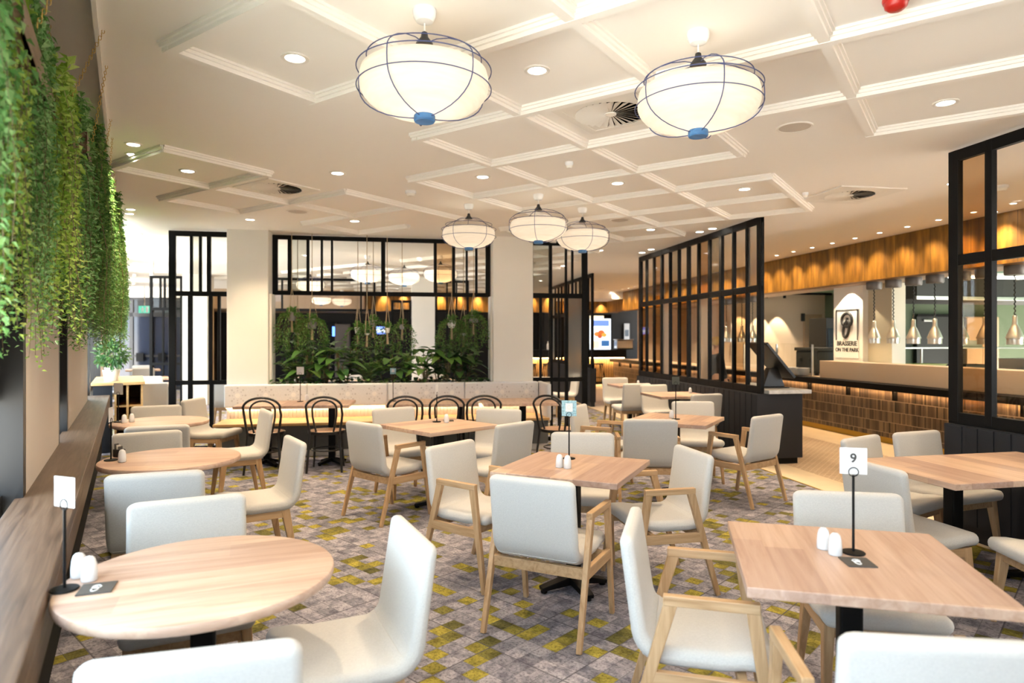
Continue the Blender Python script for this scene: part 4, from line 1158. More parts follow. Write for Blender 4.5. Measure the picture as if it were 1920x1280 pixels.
# dark gaming bar beyond the next room
t = thing('television', 'small bright blue television in the dark bar beyond the plants', 'television'); t.matrix_world = MBU(0, 23.2)
u0, u1 = upx(706, 23.2), upx(723, 23.2)
bx('casing', M['black'], u0 - .03, u1 + .03, 0, .05, zpy(627, -1, 23.2), zpy(611, -1, 23.2), t); bx('display', emis('tv_blue', (.15, .25, 1), 1.6), u0, u1, -.004, 0, zpy(626, -1, 23.2), zpy(612, -1, 23.2), t, 0)
m = MB(); m.box(u0, u1, -.006, -.004, zpy(622, -1, 23.2), zpy(617, -1, 23.2)); m.build('picture_band', emis('tv_white', (.8, .9, 1), 1.6), t)
bx('wall_bracket', M['black'], (u0+u1)/2 - .05, (u0+u1)/2 + .05, .05, .42, 1.6, 1.75, t)
t = thing('gaming_sign', 'narrow glowing blue strip sign in the dark bar', 'sign'); t.matrix_world = MBU(0, 23.3)
u0, u1 = upx(623, 23.3), upx(628, 23.3)
bx('display', emis('sign_blue', (.1, .25, 1), 1.8), u0, u1, 0, .03, zpy(630, -3, 23.3), zpy(612, -3, 23.3), t, 0); bx('casing', M['black'], u0 - .25, u1 + .02, .03, .3, 0, 2.1, t)
t = thing('grey_cabinet', 'tall plain grey panel in the dark bar beyond the plants', 'cabinet'); t.matrix_world = MBU(0, 22.6)
u0, u1 = upx(629, 22.6), upx(654, 22.6)
M['midgrey'] = pm('mid_grey', (.16, .14, .13), .7)
bx('door', M['midgrey'], u0, u1, -.02, 0, .05, zpy(608, -2.5, 22.6), t); bx('body', M['midgrey'], u0 - .02, u1 + .02, 0, .5, 0, zpy(607, -2.5, 22.6), t)
# ================================================================== LIGHTS AND CEILING FITTINGS
def spot(name, loc, power, col, size=110, blend=.7, radius=.04, rot=(0,0,0), parent=None):
    l = bpy.data.lights.new(name, 'SPOT'); l.energy = power; l.color = col; l.spot_size = R(size); l.spot_blend = blend; l.shadow_soft_size = radius
    o = bpy.data.objects.new(name, l); COL.objects.link(o); o.location = loc; o.rotation_euler = rot
    if parent is not None: o.parent = parent
    return o
DLR = DLL = None
def downlight(p, label, group, power=None, s=1.0, lit=True):
    global DLR, DLL
    if DLR is None:
        t = thing('downlight', label, 'downlight', (0,0,0), 0, group)
        m = MB(); m.lathe([(.044, .0), (.044, -.006), (.052, -.009), (.062, -.007), (.064, 0)], 24); m.build('trim_ring', M['vent'], t, smooth=40)
        m = MB(); m.lathe([(0, -.004), (.045, -.004)], 24); m.build('lens', M['lens'], t)
        DLR = t; t.location = p; o = t
    else: o = dup(DLR, p, 0, label, group)
    o.scale = (s, s, 1)
    if lit: spot('downlight_lamp', (p[0], p[1], p[2] - .02), power or DOWN_W, HALO)
    return o
GD = 'round downlights in the dining ceiling'
dl = [(553,108),(1007,131),(1773,192),(352,320),(633,324),(905,331),(1158,343),(1396,354),(469,411),(665,414),(1220,430),(1312,434),(1336,428),(1221,467),(1204,473),(1125,469),(1056,498)]
for px, py in dl: downlight(at(px, py, H), 'round lit downlight set in the cream coffered ceiling of the dining room', GD, s=1.15)
for px, py in ((250,270),(250,289),(245,392),(243,400)):
    downlight(at(px, py, H), 'round lit downlight close to the window wall at the left of the ceiling', 'paired downlights by the window wall', DOWN_W * .7, s=1.0)
for k in range(8):
    s = 10.6 + k * 1.35
    for d in (0, .32): downlight(LW(.12, s + d, H), 'round lit downlight close to the window wall at the left of the ceiling', 'paired downlights by the window wall', DOWN_W * .7, lit=(d == 0))
for u, v in ((-3.6,12),(-1.6,12),(.4,12),(2.4,12),(-3.2,14),(-1,14),(1.2,14),(3.0,14),(-4.2,17.5),(-2,17.5),(.2,17.5),(2.4,17.5),(-3.5,19.5),(0,19.5),(2.8,19.5),(4.9,19.2),(3.6,16.2)):
    downlight(B(u, v, H), 'round lit downlight in the ceiling of the next room', 'downlights of the next room', DOWN_W * 1.7)
# off-frame downlights of the same ceiling, over and behind the camera
for x, y in ((.9, 1.6), (-.6, .9), (2.2, 1.4), (3.4, 2.6), (3.9, 3.9), (5.6, 4.6), (4.2, 6.2), (5.6, 7.6)):
    downlight((x, y, H), 'round lit downlight set in the cream coffered ceiling of the dining room', GD, DOWN_W * (.3 if y < 3 else .8), s=1.15)
# row of wall washers in front of the bronze bulkhead
for k in range(34):
    v = 4.05 + k * .5
    downlight(B(6.62, v, H), 'small lit downlight in the row grazing the bronze bulkhead', 'downlight row along the bronze bulkhead', lit=False, s=.7)
    spot('washer_lamp', B(6.66, v, H - .03), WASH_W, (1, .74, .42), 80, 1.0, .04, (0, R(-28), TH))
for k in range(13):
    u = -.4 + k * .6
    spot('washer_lamp', B(u, 21.02, (2.75 if u > 5.2 else H - .03)), WASH_W * 1.2, (1, .74, .42), 80, 1.0, .04, (R(28), 0, TH))
    downlight(B(u, 20.98, 2.78 if u > 5.2 else H), 'tiny lit downlight in the row before the far bronze band', 'downlights before the far bronze band', lit=False, s=.8)
# spots on the tan wall behind the servery and on the sign
for u in (upx(1437, 14.2), upx(1471, 14.2), upx(1400, 14.2)):
    t = thing('track_spot', 'small black track spot lighting the tan wall behind the servery', 'spotlight', B(u, 14.2, 2.62), TH, 'track spots behind the servery')
    m = MB(); m.cyl((0,0,0), .035, -.13, -.03, 14); m.build('housing', M['black'], t); m = MB(); m.rod((0,0,-.03), (0,0,0), .01); m.build('mount', M['black'], t)
    spot('track_lamp', B(u, 14.2, 2.46), 60, (1, .84, .62), 58, .3, .015, (R(8), 0, TH))
spot('sign_lamp', B(7.33, 9.78, 2.385), 26, (1, .84, .60), 104, .15, .01, (0, R(-6), TH))
for u, v in ((8.6, 11.4), (9.2, 13.2), (8.4, 15.6), (8.6, 17.3), (8.4, 19.2)): downlight(B(u, v, 2.62 if v < 14.6 else 2.55), 'round lit downlight in the low ceiling behind the servery', 'downlights behind the servery', DOWN_W * 2.2)
for u, v in ((9, 5.5), (9.5, 7.2), (12.5, 8.2), (12.5, 11.6)): downlight(B(u, v, 2.62), 'round lit downlight in the low ceiling of the kitchen', 'downlights of the kitchen', DOWN_W * .1)
t = thing('light_track', 'black lighting track along the tan wall behind the servery', 'track', B(9.2, 14.12, 2.5), TH)
m = MB(); m.box(-1.3, 1.1, -.02, .02, .07, .12); m.build('rail', M['black'], t)

# ---- paper lantern pendants
def lantern(label, group, drop=.32, s=1.0):
    """origin at the ceiling; the lantern hangs so that its middle is drop below"""
    t = thing('paper_lantern', label, 'pendant lamp', (0,0,0), 0, group)
    m = MB(); m.lathe([(0, 0), (.052, 0), (.054, -.012), (.05, -.035), (.038, -.055), (.015, -.062), (0, -.062)], 24); m.build('canopy', M['white'], t, smooth=40)
    m = MB(); m.rod((0,0,-.06), (0,0,-.115), .0035, 6); m.build('cord', M['white'], t)
    m = MB(); m.lathe([(.008, -.10), (.014, -.105), (.017, -.125), (.038, -.152), (.04, -.162), (.0, -.162)], 18); m.build('socket', M['blackp'], t, smooth=40)
    zc = -.318
    P = [(.235, .047), (.262, .046), (.280, .034), (.287, .008), (.287, -.040), (.277, -.066), (.256, -.092), (.225, -.115), (.185, -.133), (.14, -.146), (.09, -.154), (.045, -.157)]
    m = MB(); m.lathe([(r_, zc + z) for r_, z in P], 56); m.build('shade', M['paper'], t, smooth=60)
    c_ = MB()
    def ring(r_, z): c_.tube([(r_ * cos(2*pi*i/64), r_ * sin(2*pi*i/64), zc + z) for i in range(64)], .0026, 6, closed=True)
    ring(.256, .093); ring(.300, .042); ring(.300, -.042)
    for k in range(5):
        a = 2 * pi * (k + .27) / 5; pts = [(.02, .165), (.08, .162), (.16, .142), (.22, .115), (.256, .093), (.283, .070), (.296, .052), (.300, .042), (.302, .02), (.303, .0), (.302, -.02), (.300, -.042), (.292, -.066), (.275, -.091), (.250, -.113), (.215, -.133), (.17, -.150), (.12, -.161), (.07, -.167), (.04, -.169)]
        c_.tube([(r_ * cos(a), r_ * sin(a), zc + z) for r_, z in pts], .0026, 6)
    c_.build('wire_cage', M['bluewire'], t, smooth=60)
    m = MB(); m.lathe([(0, zc - .155), (.044, zc - .155), (.048, zc - .161), (.048, zc - .182), (.044, zc - .188), (0, zc - .188)], 24); m.build('base_knob', M['blueknob'], t, smooth=30)
    return t
LN = lantern('large white paper lantern in a blue wire cage, near the top centre', 'paper lanterns with blue wire cages')
LN.location = at(796, 18, H)
LN.rotation_euler.z = R(12)
lanterns = [at(796, 18, H)]
def bulb(p, k=1.0):
    l = bpy.data.lights.new('lantern_bulb', 'POINT'); l.energy = LAMP_W * k; l.color = WARM; l.shadow_soft_size = .05
    o = bpy.data.objects.new('lantern_bulb', l); COL.objects.link(o); o.location = (p[0], p[1], H - .31)
bulb(LN.location)
for px, py, lab, a in ((1309, 60, 'large white paper lantern in a blue wire cage, right of the swirl vent', 40), (879, 383, 'leftmost of the three paper lanterns hanging before the right column', 5),
      (1009.5, 364.5, 'middle and nearest of the three paper lanterns before the right column', 25), (1092, 390, 'rightmost of the three paper lanterns before the right column', 50)):
    p = at(px, py, H); dup(LN, p, R(a), lab); bulb(p)
for px, Zd, lab in ((689, 11.6, 'paper lantern of the next room seen through the overhead screen, left of the wide mullion'), (758, 12.2, 'paper lantern of the next room just right of the wide mullion'),
      (826, 11.6, 'paper lantern of the next room behind the bronze pane'), (582, 13.9, 'paper lantern of the next room behind the left mullions'),
      (565, 20.0, 'left one of three small far lanterns under the overhead screen'), (602, 19.2, 'middle one of three small far lanterns under the overhead screen'), (641, 19.8, 'right one of three small far lanterns under the overhead screen')):
    p = Vector(((px - 960) / FPX * Zd, Zd, H)); dup(LN, p, R(px), lab); bulb(p, 4)

# ---- swirl diffusers, speakers, detectors
VT = None
def vent(p, rz, label, sq=.30):
    t = thing('ceiling_vent', label, 'air vent', p, rz, 'swirl air vents in the ceiling')
    m = MB()
    m.box(-sq, sq, -sq, -.235, -.012, 0); m.box(-sq, sq, .235, sq, -.012, 0); m.box(-sq, -.235, -.235, .235, -.012, 0); m.box(.235, sq, -.235, .235, -.012, 0)
    ring = [(.232 * cos(2*pi*i/48), .232 * sin(2*pi*i/48)) for i in range(48)]
    for i in range(48):                                     # fills the corners between ring and square opening
        a, b = ring[i], ring[(i+1) % 48]
        def out(q):
            k = .236 / max(abs(q[0]), abs(q[1])); return (q[0] * k, q[1] * k)
        c_, d_ = out(a), out(b)
        m._add([(*a, -.010), (*b, -.010), (*d_, -.010), (*c_, -.010)], [(0,1,2,3)])
    m.build('face_plate', M['vent'], t)
    m = MB(); m.lathe([(0, -.002), (.233, -.002)], 48); m.build('void', M['ventdark'], t)
    m = MB()
    for k in range(28):
        a = 2*pi*k/28; d = Vector((cos(a), sin(a), 0)); s = Vector((-sin(a), cos(a), 0))
        p0, p1 = d * .035, d * .232
        w0, w1 = .007, .05
        m._add([p0 - s*w0/2 + Vector((0,0,-.008)), p1 - s*w1/2 + Vector((0,0,-.020)), p1 + s*w1/2 + Vector((0,0,-.004)), p0 + s*w0/2 + Vector((0,0,-.004))], [(0,1,2,3)])
        m._add([p0 - s*w0/2 + Vector((0,0,-.0065)), p1 - s*w1/2 + Vector((0,0,-.0185)), p1 + s*w1/2 + Vector((0,0,-.0025)), p0 + s*w0/2 + Vector((0,0,-.0025))], [(3,2,1,0)])
    m.build('blades', M['vent'], t)
    m = MB(); m.lathe([(0, -.012), (.036, -.012), (.04, -.004), (.04, 0)], 20); m.build('hub', M['vent'], t, smooth=40)
    return t
vent(at(1145, 212, H), R(-35), 'round swirl air vent beside the right large lantern', .29)
vent(at(519, 352, H), R(-35), 'round swirl air vent in the left ceiling grid', .29)
vent(at(1593, 365, H), R(10), 'round swirl air vent in a square plate before the right screen', .36)
for px, py, lab in ((1490, 238, 'round beige ceiling speaker right of the large lantern'), (558, 396, 'round ceiling speaker beyond the left swirl vent'), (1162, 412, 'round ceiling speaker above the three lanterns'), (1128, 541, 'round ceiling speaker far back before the bar')):
    t = thing('ceiling_speaker', lab, 'speaker', at(px, py, H), 0, 'ceiling speakers')
    m = MB(); m.lathe([(.105, 0), (.105, -.006), (.118, -.008), (.122, 0)], 32); m.build('rim', M['vent'], t, smooth=40)
    m = MB(); m.lathe([(0, -.006), (.107, -.004)], 32); m.build('grille', M['greylid'], t)
for px, py, r_, lab in ((770, 358, .055, 'white domed smoke detector left of the lanterns'), (1067, 304, .035, 'small flat sensor between ceiling mouldings above the lanterns'), (1510, 361, .03, 'small sensor beside the square plate vent'), (1878, 348, .06, 'white domed detector behind the right-hand screen')):
    t = thing('smoke_detector', lab, 'detector', at(px, py, H))
    m = MB(); m.lathe([(0, 0), (r_, 0), (r_, -.02), (r_ * .8, -.03)], 24); m.build('base', M['white'], t, smooth=40)
    m = MB(); m.lathe([(r_ * .8, -.028), (r_ * .6, -.05), (0, -.055)], 24); m.build('sensor_cap', M['vent'], t, smooth=40)
t = thing('alarm_beacon', 'red round alarm beacon on the ceiling cut by the top edge', 'alarm', at(1680, -8, H))
m = MB(); m.lathe([(0, 0), (.052, 0), (.054, -.02), (.05, -.03)], 28); m.build('base', M['red'], t, smooth=40)
m = MB(); m.lathe([(.048, -.028), (.044, -.05), (.03, -.062), (0, -.066)], 28); m.build('lens_cap', M['red'], t, smooth=40)
for px, py, z, lab in ((1492, 554, 2.62, 'dome camera under the servery ceiling left of the sign'), (1528, 568, 2.62, 'second dome camera by the servery door'), (1703, 531, 2.62, 'dome camera over the kitchen pass behind the heat lamps')):
    u = 8.2; v = vpx(px, u)
    t = thing('dome_camera', lab, 'camera', B(u, v, 2.62))
    m = MB(); m.lathe([(0, 0), (.09, 0), (.09, -.06), (.07, -.075)], 24); m.build('housing', M['white'], t, smooth=40)
    m = MB(); m.lathe([(.068, -.07), (.05, -.11), (0, -.128)], 24); m.build('dome', M['blackp'], t, smooth=50)
# ================================================================== PLANTS
def leaf(m, base, dirv, up, ln, wd, fold=.25):
    """one folded four-point leaf"""
    d = dirv.normalized(); s = d.cross(up)
    if s.length < 1e-4: s = d.orthogonal()
    s.normalize(); n = s.cross(d)
    mid = base + d * (ln * .45)
    m._add([base, mid + s * (wd/2) + n * (wd * fold), base + d * ln - n * (ln * .1), mid - s * (wd/2) + n * (wd * fold)], [(0,1,2), (0,2,3)])
def rv(s=1.0): return Vector((random.uniform(-s, s), random.uniform(-s, s), random.uniform(-s, s)))
def blade(m, base, dirv, up, ln, wd, droop=.35, rows=5, shape=1.0):
    """large leaf: a curved, folded grid with a pointed oval outline"""
    d = dirv.normalized(); s = d.cross(up)
    if s.length < 1e-4: s = d.orthogonal()
    s.normalize(); n = s.cross(d); vs = []; fs = []
    for i in range(rows + 1):
        t = i / rows; w_ = wd * .5 * (sin(pi * min(1, t ** shape * .98 + .02)) ** .75)
        c_ = base + d * (ln * t * (1 - .15 * t)) - n * (droop * ln * t * t) + Vector((0, 0, 0))
        for x in (-1, -.5, 0, .5, 1): vs.append(c_ + s * (x * w_) + n * (abs(x) * w_ * .28 + .012 * ln * sin(9 * t + 3 * x)))
    for i in range(rows):
        for j in range(4): fs.append((i*5+j, i*5+j+1, (i+1)*5+j+1, (i+1)*5+j))
    m._add(vs, fs)

# ---- curtain of trailing plants hanging in front of the window wall
def trailing(seed, mat, nstr, lmin, lmax, step, ls, lw, half=.30):
    random.seed(seed)
    f, st = MB(), MB()
    for k in range(nstr):
        y = random.uniform(-half, half); x = random.uniform(-.09, .09); L_ = random.uniform(lmin, lmax) * (1.0 - .25 * abs(y) / half * random.random())
        p = Vector((x, y, .02 + random.uniform(0, .12))); dx, dy = random.uniform(-.05, .06), random.uniform(-.1, .1)
        pts = [p.copy()]; n_ = max(4, int(L_ / step)); ph = random.uniform(0, 6)
        for i in range(n_):
            t = i / n_
            q = p + Vector((dx * math.sqrt(t) * 1.2 + .015 * sin(ph + 9*t), dy * t + .02 * sin(ph + 7*t), -L_ * t + .07 * sin(pi * min(1, t * 6)) * (t < .17)))
            if i % 6 == 0: pts.append(q)
            a = ph + i * 2.4
            dv = Vector((cos(a), sin(a), random.uniform(-.7, .15)))
            sc = random.uniform(.7, 1.25) * (1.15 - .45 * t)
            leaf(f, q, dv, Vector((0, 0, 1)) + rv(.3), ls * sc, lw * sc)
        if k % 2 == 0: st.tube(pts, .0016, 3)
    for k in range(int(nstr * 6)):                          # bushy crown over the trough
        q = Vector((random.uniform(-.1, .1), random.uniform(-half, half), random.uniform(-.06, .16)))
        leaf(f, q, rv() + Vector((0, 0, .3)), Vector((0, 0, 1)) + rv(.4), ls * random.uniform(.9, 1.5), lw * random.uniform(.9, 1.5))
    return f, st
GH = 'trailing plants hanging along the window wall'
protos = []
for nm, mk, sd, args in (('pearl', 'leafb', 3, (110, .65, 1.15, .022, .034, .027)), ('fresh', 'leafg', 4, (130, .6, 1.12, .017, .034, .019)), ('mid', 'leafm', 5, (140, .65, 1.12, .016, .032, .018)), ('vine', 'leafg', 6, (100, .5, 1.08, .022, .042, .028))):
    protos.append((mk, trailing(sd, None, *args)))
HP = {}
def hang(kind, s, n, z, label, flip=0.0, sc=1.0):
    loc = LW(n, s, z); rz = LROT + flip
    if kind not in HP:
        mk, (f, st) = protos[kind]
        t = thing('hanging_plant', label, 'hanging plant', loc, rz, GH)
        f.build('foliage', M[mk], t); st.build('stems', M['stem'], t)
        HP[kind] = t; o = t
    else: o = dup(HP[kind], loc, rz, label, GH)
    o.scale = (1, 1, sc); return o
TZ = 2.56
def edge_n(s):                                               # how far the growth reaches into the room along the row
    P_ = ((0, -.28), (1.2, -.27), (2.4, -.245), (3.5, -.19), (4.6, -.11), (7, -.05), (12, -.02))
    for (a, x), (b, y) in zip(P_, P_[1:]):
        if s <= b: return x + (y - x) * (s - a) / (b - a)
    return -.02
for k in range(20):
    s = 1.15 + k * .50
    lab = ('bright green trailing plant nearest the camera at the left edge' if k == 0 else 'lush trailing plant hanging along the window wall at the left')
    if k == 19: lab = 'last trailing plant of the row, at its far rounded end'
    kind = (0, 1, 3, 0, 1, 0, 1, 2, 2, 1, 2, 2, 1, 2, 2, 2, 1, 2, 2, 2)[k]
    ho = hang(kind, s, edge_n(s) - .125 + random.uniform(-.02, .02), TZ + random.uniform(-.03, .03), lab, 0, random.uniform(1.08, 1.17))
    if k < 5: ho.scale.x = .72
for k in range(7):
    s0 = 1.0 + k * 1.47
    t = thing('hanging_trough', 'timber trough holding the trailing plants under the cove', 'trough', LW(edge_n(s0 + .72) - .16, s0 + .72, TZ - .10), LROT, 'troughs of the trailing plants')
    m = MB(); m.box(-.09, .09, -.72, .72, 0, .012); m.box(-.09, -.078, -.72, .72, 0, .11); m.box(.078, .09, -.72, .72, 0, .11); m.box(-.09, .09, -.72, -.71, 0, .11); m.box(-.09, .09, .71, .72, 0, .11)
    m.build('box', M['trough'], t); m = MB(); m.box(-.077, .077, -.7, .7, .05, .095); m.build('soil', M['soil'], t)
    for y in (-.5, .5):                                      # fine gold chains up to the ceiling
        for x in (-.085, .10):
            c_ = MB(); zt = H - (TZ - .10) if x > 0 else 3.16 - (TZ - .10) if x < 0 else H - (TZ - .10)
            x_ = x if x < 0 else -.10 - (edge_n(s0 + .72) - .16)
            nl = 26
            for i in range(nl):
                z0 = .1 + (zt - .1) * i / nl; z1 = z0 + (zt - .1) / nl * 1.25; zc = (z0 + z1) / 2; hh = (z1 - z0) / 2
                cx = x + (x_ - x) * (i + .5) / nl
                ax = (1, 0) if i % 2 else (0, 1)
                c_.tube([(cx + .006 * cos(a_) * ax[0], y + .006 * cos(a_) * ax[1], zc + hh * sin(a_)) for a_ in [2*pi*q/8 for q in range(8)]], .0017, 4, closed=True)
            ch = c_.build('chain', M['chain'], t)

# ---- plants in the planter behind the bench
def foliage_plant(name, label, kind, u, v, z, seed, group):
    random.seed(seed)
    t = thing(name, label, 'plant', B(u, v, z), random.uniform(0, 6.28), group); t.scale = (1, 1, 1.2 if kind != 'low' else 1)
    f, st = MB(), MB()
    if kind == 'paddle':                                     # upright stems with broad paddle leaves
        for k in range(random.randint(3, 4)):
            a = random.uniform(0, 6.28); h = random.uniform(.30, .52); top = Vector((.10 * cos(a), .10 * sin(a), h)); st.tube([(0,0,0), top * .5 + rv(.01), top], .008, 5)
            for i in range(9):
                b_ = a + i * 2.4; q = top * (.3 + .7 * i / 8)
                blade(f, q, Vector((cos(b_), sin(b_), .55 - .3 * random.random())), Vector((0,0,1)), random.uniform(.17, .27), random.uniform(.10, .15), .25)
        mat = 'leafd'
    elif kind == 'droop':                                    # long arching leaves
        for k in range(13):
            a = k * 2.4 + random.uniform(-.3, .3); h = random.uniform(.12, .42); q = Vector((.05 * cos(a), .05 * sin(a), h)); st.tube([(0,0,0), q * .6, q], .006, 4)
            blade(f, q, Vector((cos(a), sin(a), .5)), Vector((0,0,1)), random.uniform(.3, .42), random.uniform(.11, .16), .55, 6)
        mat = 'leafd' if seed % 2 else 'leafm'
    elif kind == 'fern':
        for k in range(12):
            a = k * 2.4; ln = random.uniform(.4, .58); pts = []
            for i in range(15):
                t_ = i / 14; pts.append(Vector((cos(a) * ln * .55 * t_, sin(a) * ln * .55 * t_, ln * (1.25 * t_ - .75 * t_ * t_))))
            st.tube(pts[::2], .003, 4)
            for i in range(2, 15):
                d = (pts[i] - pts[i-1]).normalized(); s = d.cross(Vector((0,0,1))); s.normalize(); w_ = .10 * sin(pi * (i / 15) ** .7) + .015
                for sg_ in (-1, 1): leaf(f, pts[i], s * sg_ + d * .4 - Vector((0,0,.15)), Vector((0,0,1)), w_, .02, .1)
        mat = 'leafm'
    else:                                                    # low ground cover
        for k in range(34):
            a = random.uniform(0, 6.28); q = Vector((random.uniform(-.14, .14), random.uniform(-.10, .10), random.uniform(.02, .13)))
            blade(f, q, Vector((cos(a), sin(a), random.uniform(-.2, .5))), Vector((0,0,1)), random.uniform(.08, .13), random.uniform(.05, .075), .3, 4)
            if k % 3 == 0: st.tube([(q.x * .5, q.y * .5, 0), q], .003, 4)
        mat = 'leafd'
    f.build('foliage', M[mat], t, smooth=60); st.build('stems', M['stem'], t)
    return t
GP = 'leafy plants in the planter behind the bench'
pl = [('droop', -1.22, 9.55, 'dark plant with arching leaves at the left end of the planter'), ('paddle', -1.38, 9.62, 'dark paddle-leaved plant second from the left in the planter'),
      ('droop', -.98, 9.54, 'arching plant left of the planter middle'), ('paddle', -.72, 9.66, 'paddle-leaved plant left of the fern in the planter'), ('fern', -.40, 9.58, 'feathery upright fern in the middle of the planter'),
      ('droop', -.05, 9.55, 'large arching plant right of the fern in the planter'), ('droop', .16, 9.68, 'second arching plant right of the fern, set further back'), ('paddle', .58, 9.55, 'fiddle-leaf plant standing before the far column'),
      ('paddle', .80, 9.66, 'paddle-leaved plant under the right hanging pots'), ('droop', .90, 9.57, 'arching plant at the right end of the planter'), ('paddle', -1.05, 9.70, 'paddle-leaved plant at the back left of the planter'),
      ('droop', -.80, 9.50, 'arching plant at the front, left of the fern'), ('droop', .40, 9.52, 'arching plant at the front, left of the fiddle-leaf plant'), ('fern', -1.42, 9.68, 'feathery fern at the back left corner of the planter'),
      ('paddle', -.22, 9.70, 'paddle-leaved plant behind the fern'), ('paddle', 1.02, 9.60, 'tall paddle-leaved plant at the right end of the planter'), ('droop', .72, 9.50, 'arching plant at the front below the right hanging pots')]
for i, (k, u, v, lab) in enumerate(pl): foliage_plant('planter_plant', lab, k, u, v, .84, 40 + i, GP)
for i in range(11):
    foliage_plant('ground_cover_plant', 'low small-leaved plant spilling over the front edge of the planter', 'low', -1.55 + i * .275, 9.46 + .04 * (i % 2), .84, 80 + i, 'low plants along the front of the planter')

# ---- pots hanging on ropes over the planter
def hanging_pot(label, px, py, kind, r, trail, seed):
    random.seed(seed)
    v = 9.72 if seed % 2 else 9.55
    u = upx(px, v); z = zpy(py, u, v)
    t = thing('hanging_pot', label, 'hanging plant', B(u, v, z), random.uniform(0, 6), 'pots hanging on ropes over the planter')
    m = MB()
    if kind == 'glass': m.lathe([(0, -r), (r*.6, -r*.85), (r, -.1*r), (r*.8, r*.6), (r*.5, r*.85)], 20); m.build('glass_bowl', M['terrarium'], t, smooth=60); m = MB(); m.lathe([(0,-r*.9),(r*.55,-r*.8),(r*.8,-r*.3),(0,-r*.28)], 16); m.build('pebbles', M['pot_white'], t, smooth=50)
    elif kind == 'facet':
        m.lathe([(0, -r), (r*.7, -r*.8), (r, 0), (r*.75, r*.7), (r*.6, r*.7)], 6); m.build('pot', M['pot_white'], t)
    elif kind == 'dome':
        m.lathe([(r*.3, r*.85), (r*.75, r*.8), (r*.95, r*.3), (r*1.02, -r*.7), (r*.95, -r*.75), (0, -r*.7)], 24); m.build('pot', M['pot_grey'], t, smooth=40)
    else:
        m.lathe([(0, -r), (r*.72, -r), (r*.98, r*.8), (r, r*.85), (r*.9, r*.85), (r*.8, r*.5), (0, r*.5)], 24); m.build('pot', M[kind], t, smooth=40)
    m = MB(); top = Vector((0, 0, min(.42, (H - z) * .6)))
    for k in range(3):
        a = k * 2.09; m.tube([(r * .2 * cos(a), r * .2 * sin(a), -r * 1.02), (r * 1.04 * cos(a), r * 1.04 * sin(a), -.2 * r), (r * 1.02 * cos(a), r * 1.02 * sin(a), r), top * .97], .0045, 5)
    m.rod(top * .95, (0, 0, H - z), .005, 6); m.tube([(0, 0, -r * 1.02), (.005, 0, -r - .16)], .012, 6, taper=.018)
    m.build('rope', M['rope'], t)
    f, st = MB(), MB()
    for k in range(trail):
        a = random.uniform(0, 6.28); L_ = random.uniform(.15, .62); q0 = Vector((r * .7 * cos(a), r * .7 * sin(a), r * .7)); pts = []
        for i in range(int(L_ / .022)):
            t_ = i * .022; out = min(.11 + .07 * random.random(), t_ * .8 + .02)
            q = q0 + Vector((cos(a) * out, sin(a) * out, .06 * sin(min(pi, t_ * 16)) - t_)); pts.append(q)
            leaf(f, q, rv() + Vector((cos(a), sin(a), -.4)), Vector((0,0,1)) + rv(.3), .048, .02)
        if len(pts) > 3: st.tube(pts[::3], .0015, 3)
    for k in range(60): leaf(f, Vector((random.uniform(-r, r) * .8, random.uniform(-r, r) * .8, r * .7 + random.uniform(0, .06))), rv() + Vector((0,0,.8)), Vector((0,1,0)) + rv(.3), .06, .022)
    f.build('foliage', M['leafm'], t)
    if st.v: st.build('stems', M['stem'], t)
for i, a in enumerate((('grey pot with trailing fern, uppermost of the left hanging cluster', 547, 593, 'pot_grey', .062, 46), ('round glass bowl, lowest of the left hanging cluster', 558, 621, 'glass', .06, 26),
        ('pale grey tapered pot, right one of the left hanging cluster', 585, 606, 'pot_grey', .075, 52), ('white pot at the left of the middle hanging cluster', 671, 619, 'pot_white', .05, 14), ('glass bowl in the middle hanging cluster', 688, 623, 'glass', .045, 12),
        ('small grey pot, uppermost of the middle hanging cluster', 700, 606, 'pot_grey', .05, 14), ('white pot right of the blue television', 726, 619, 'pot_white', .04, 14), ('small fern pot hanging before the left edge of the far column', 754, 612, 'pot_grey', .04, 22),
        ('white facetted pot, left one of the right hanging cluster', 847, 607, 'facet', .07, 40), ('round glass bowl, lowest of the right hanging cluster', 869, 622, 'glass', .068, 30), ('grey dome-shaped pot, uppermost of the right hanging cluster', 888, 598, 'dome', .068, 44))):
    hanging_pot(*a, 200 + i)

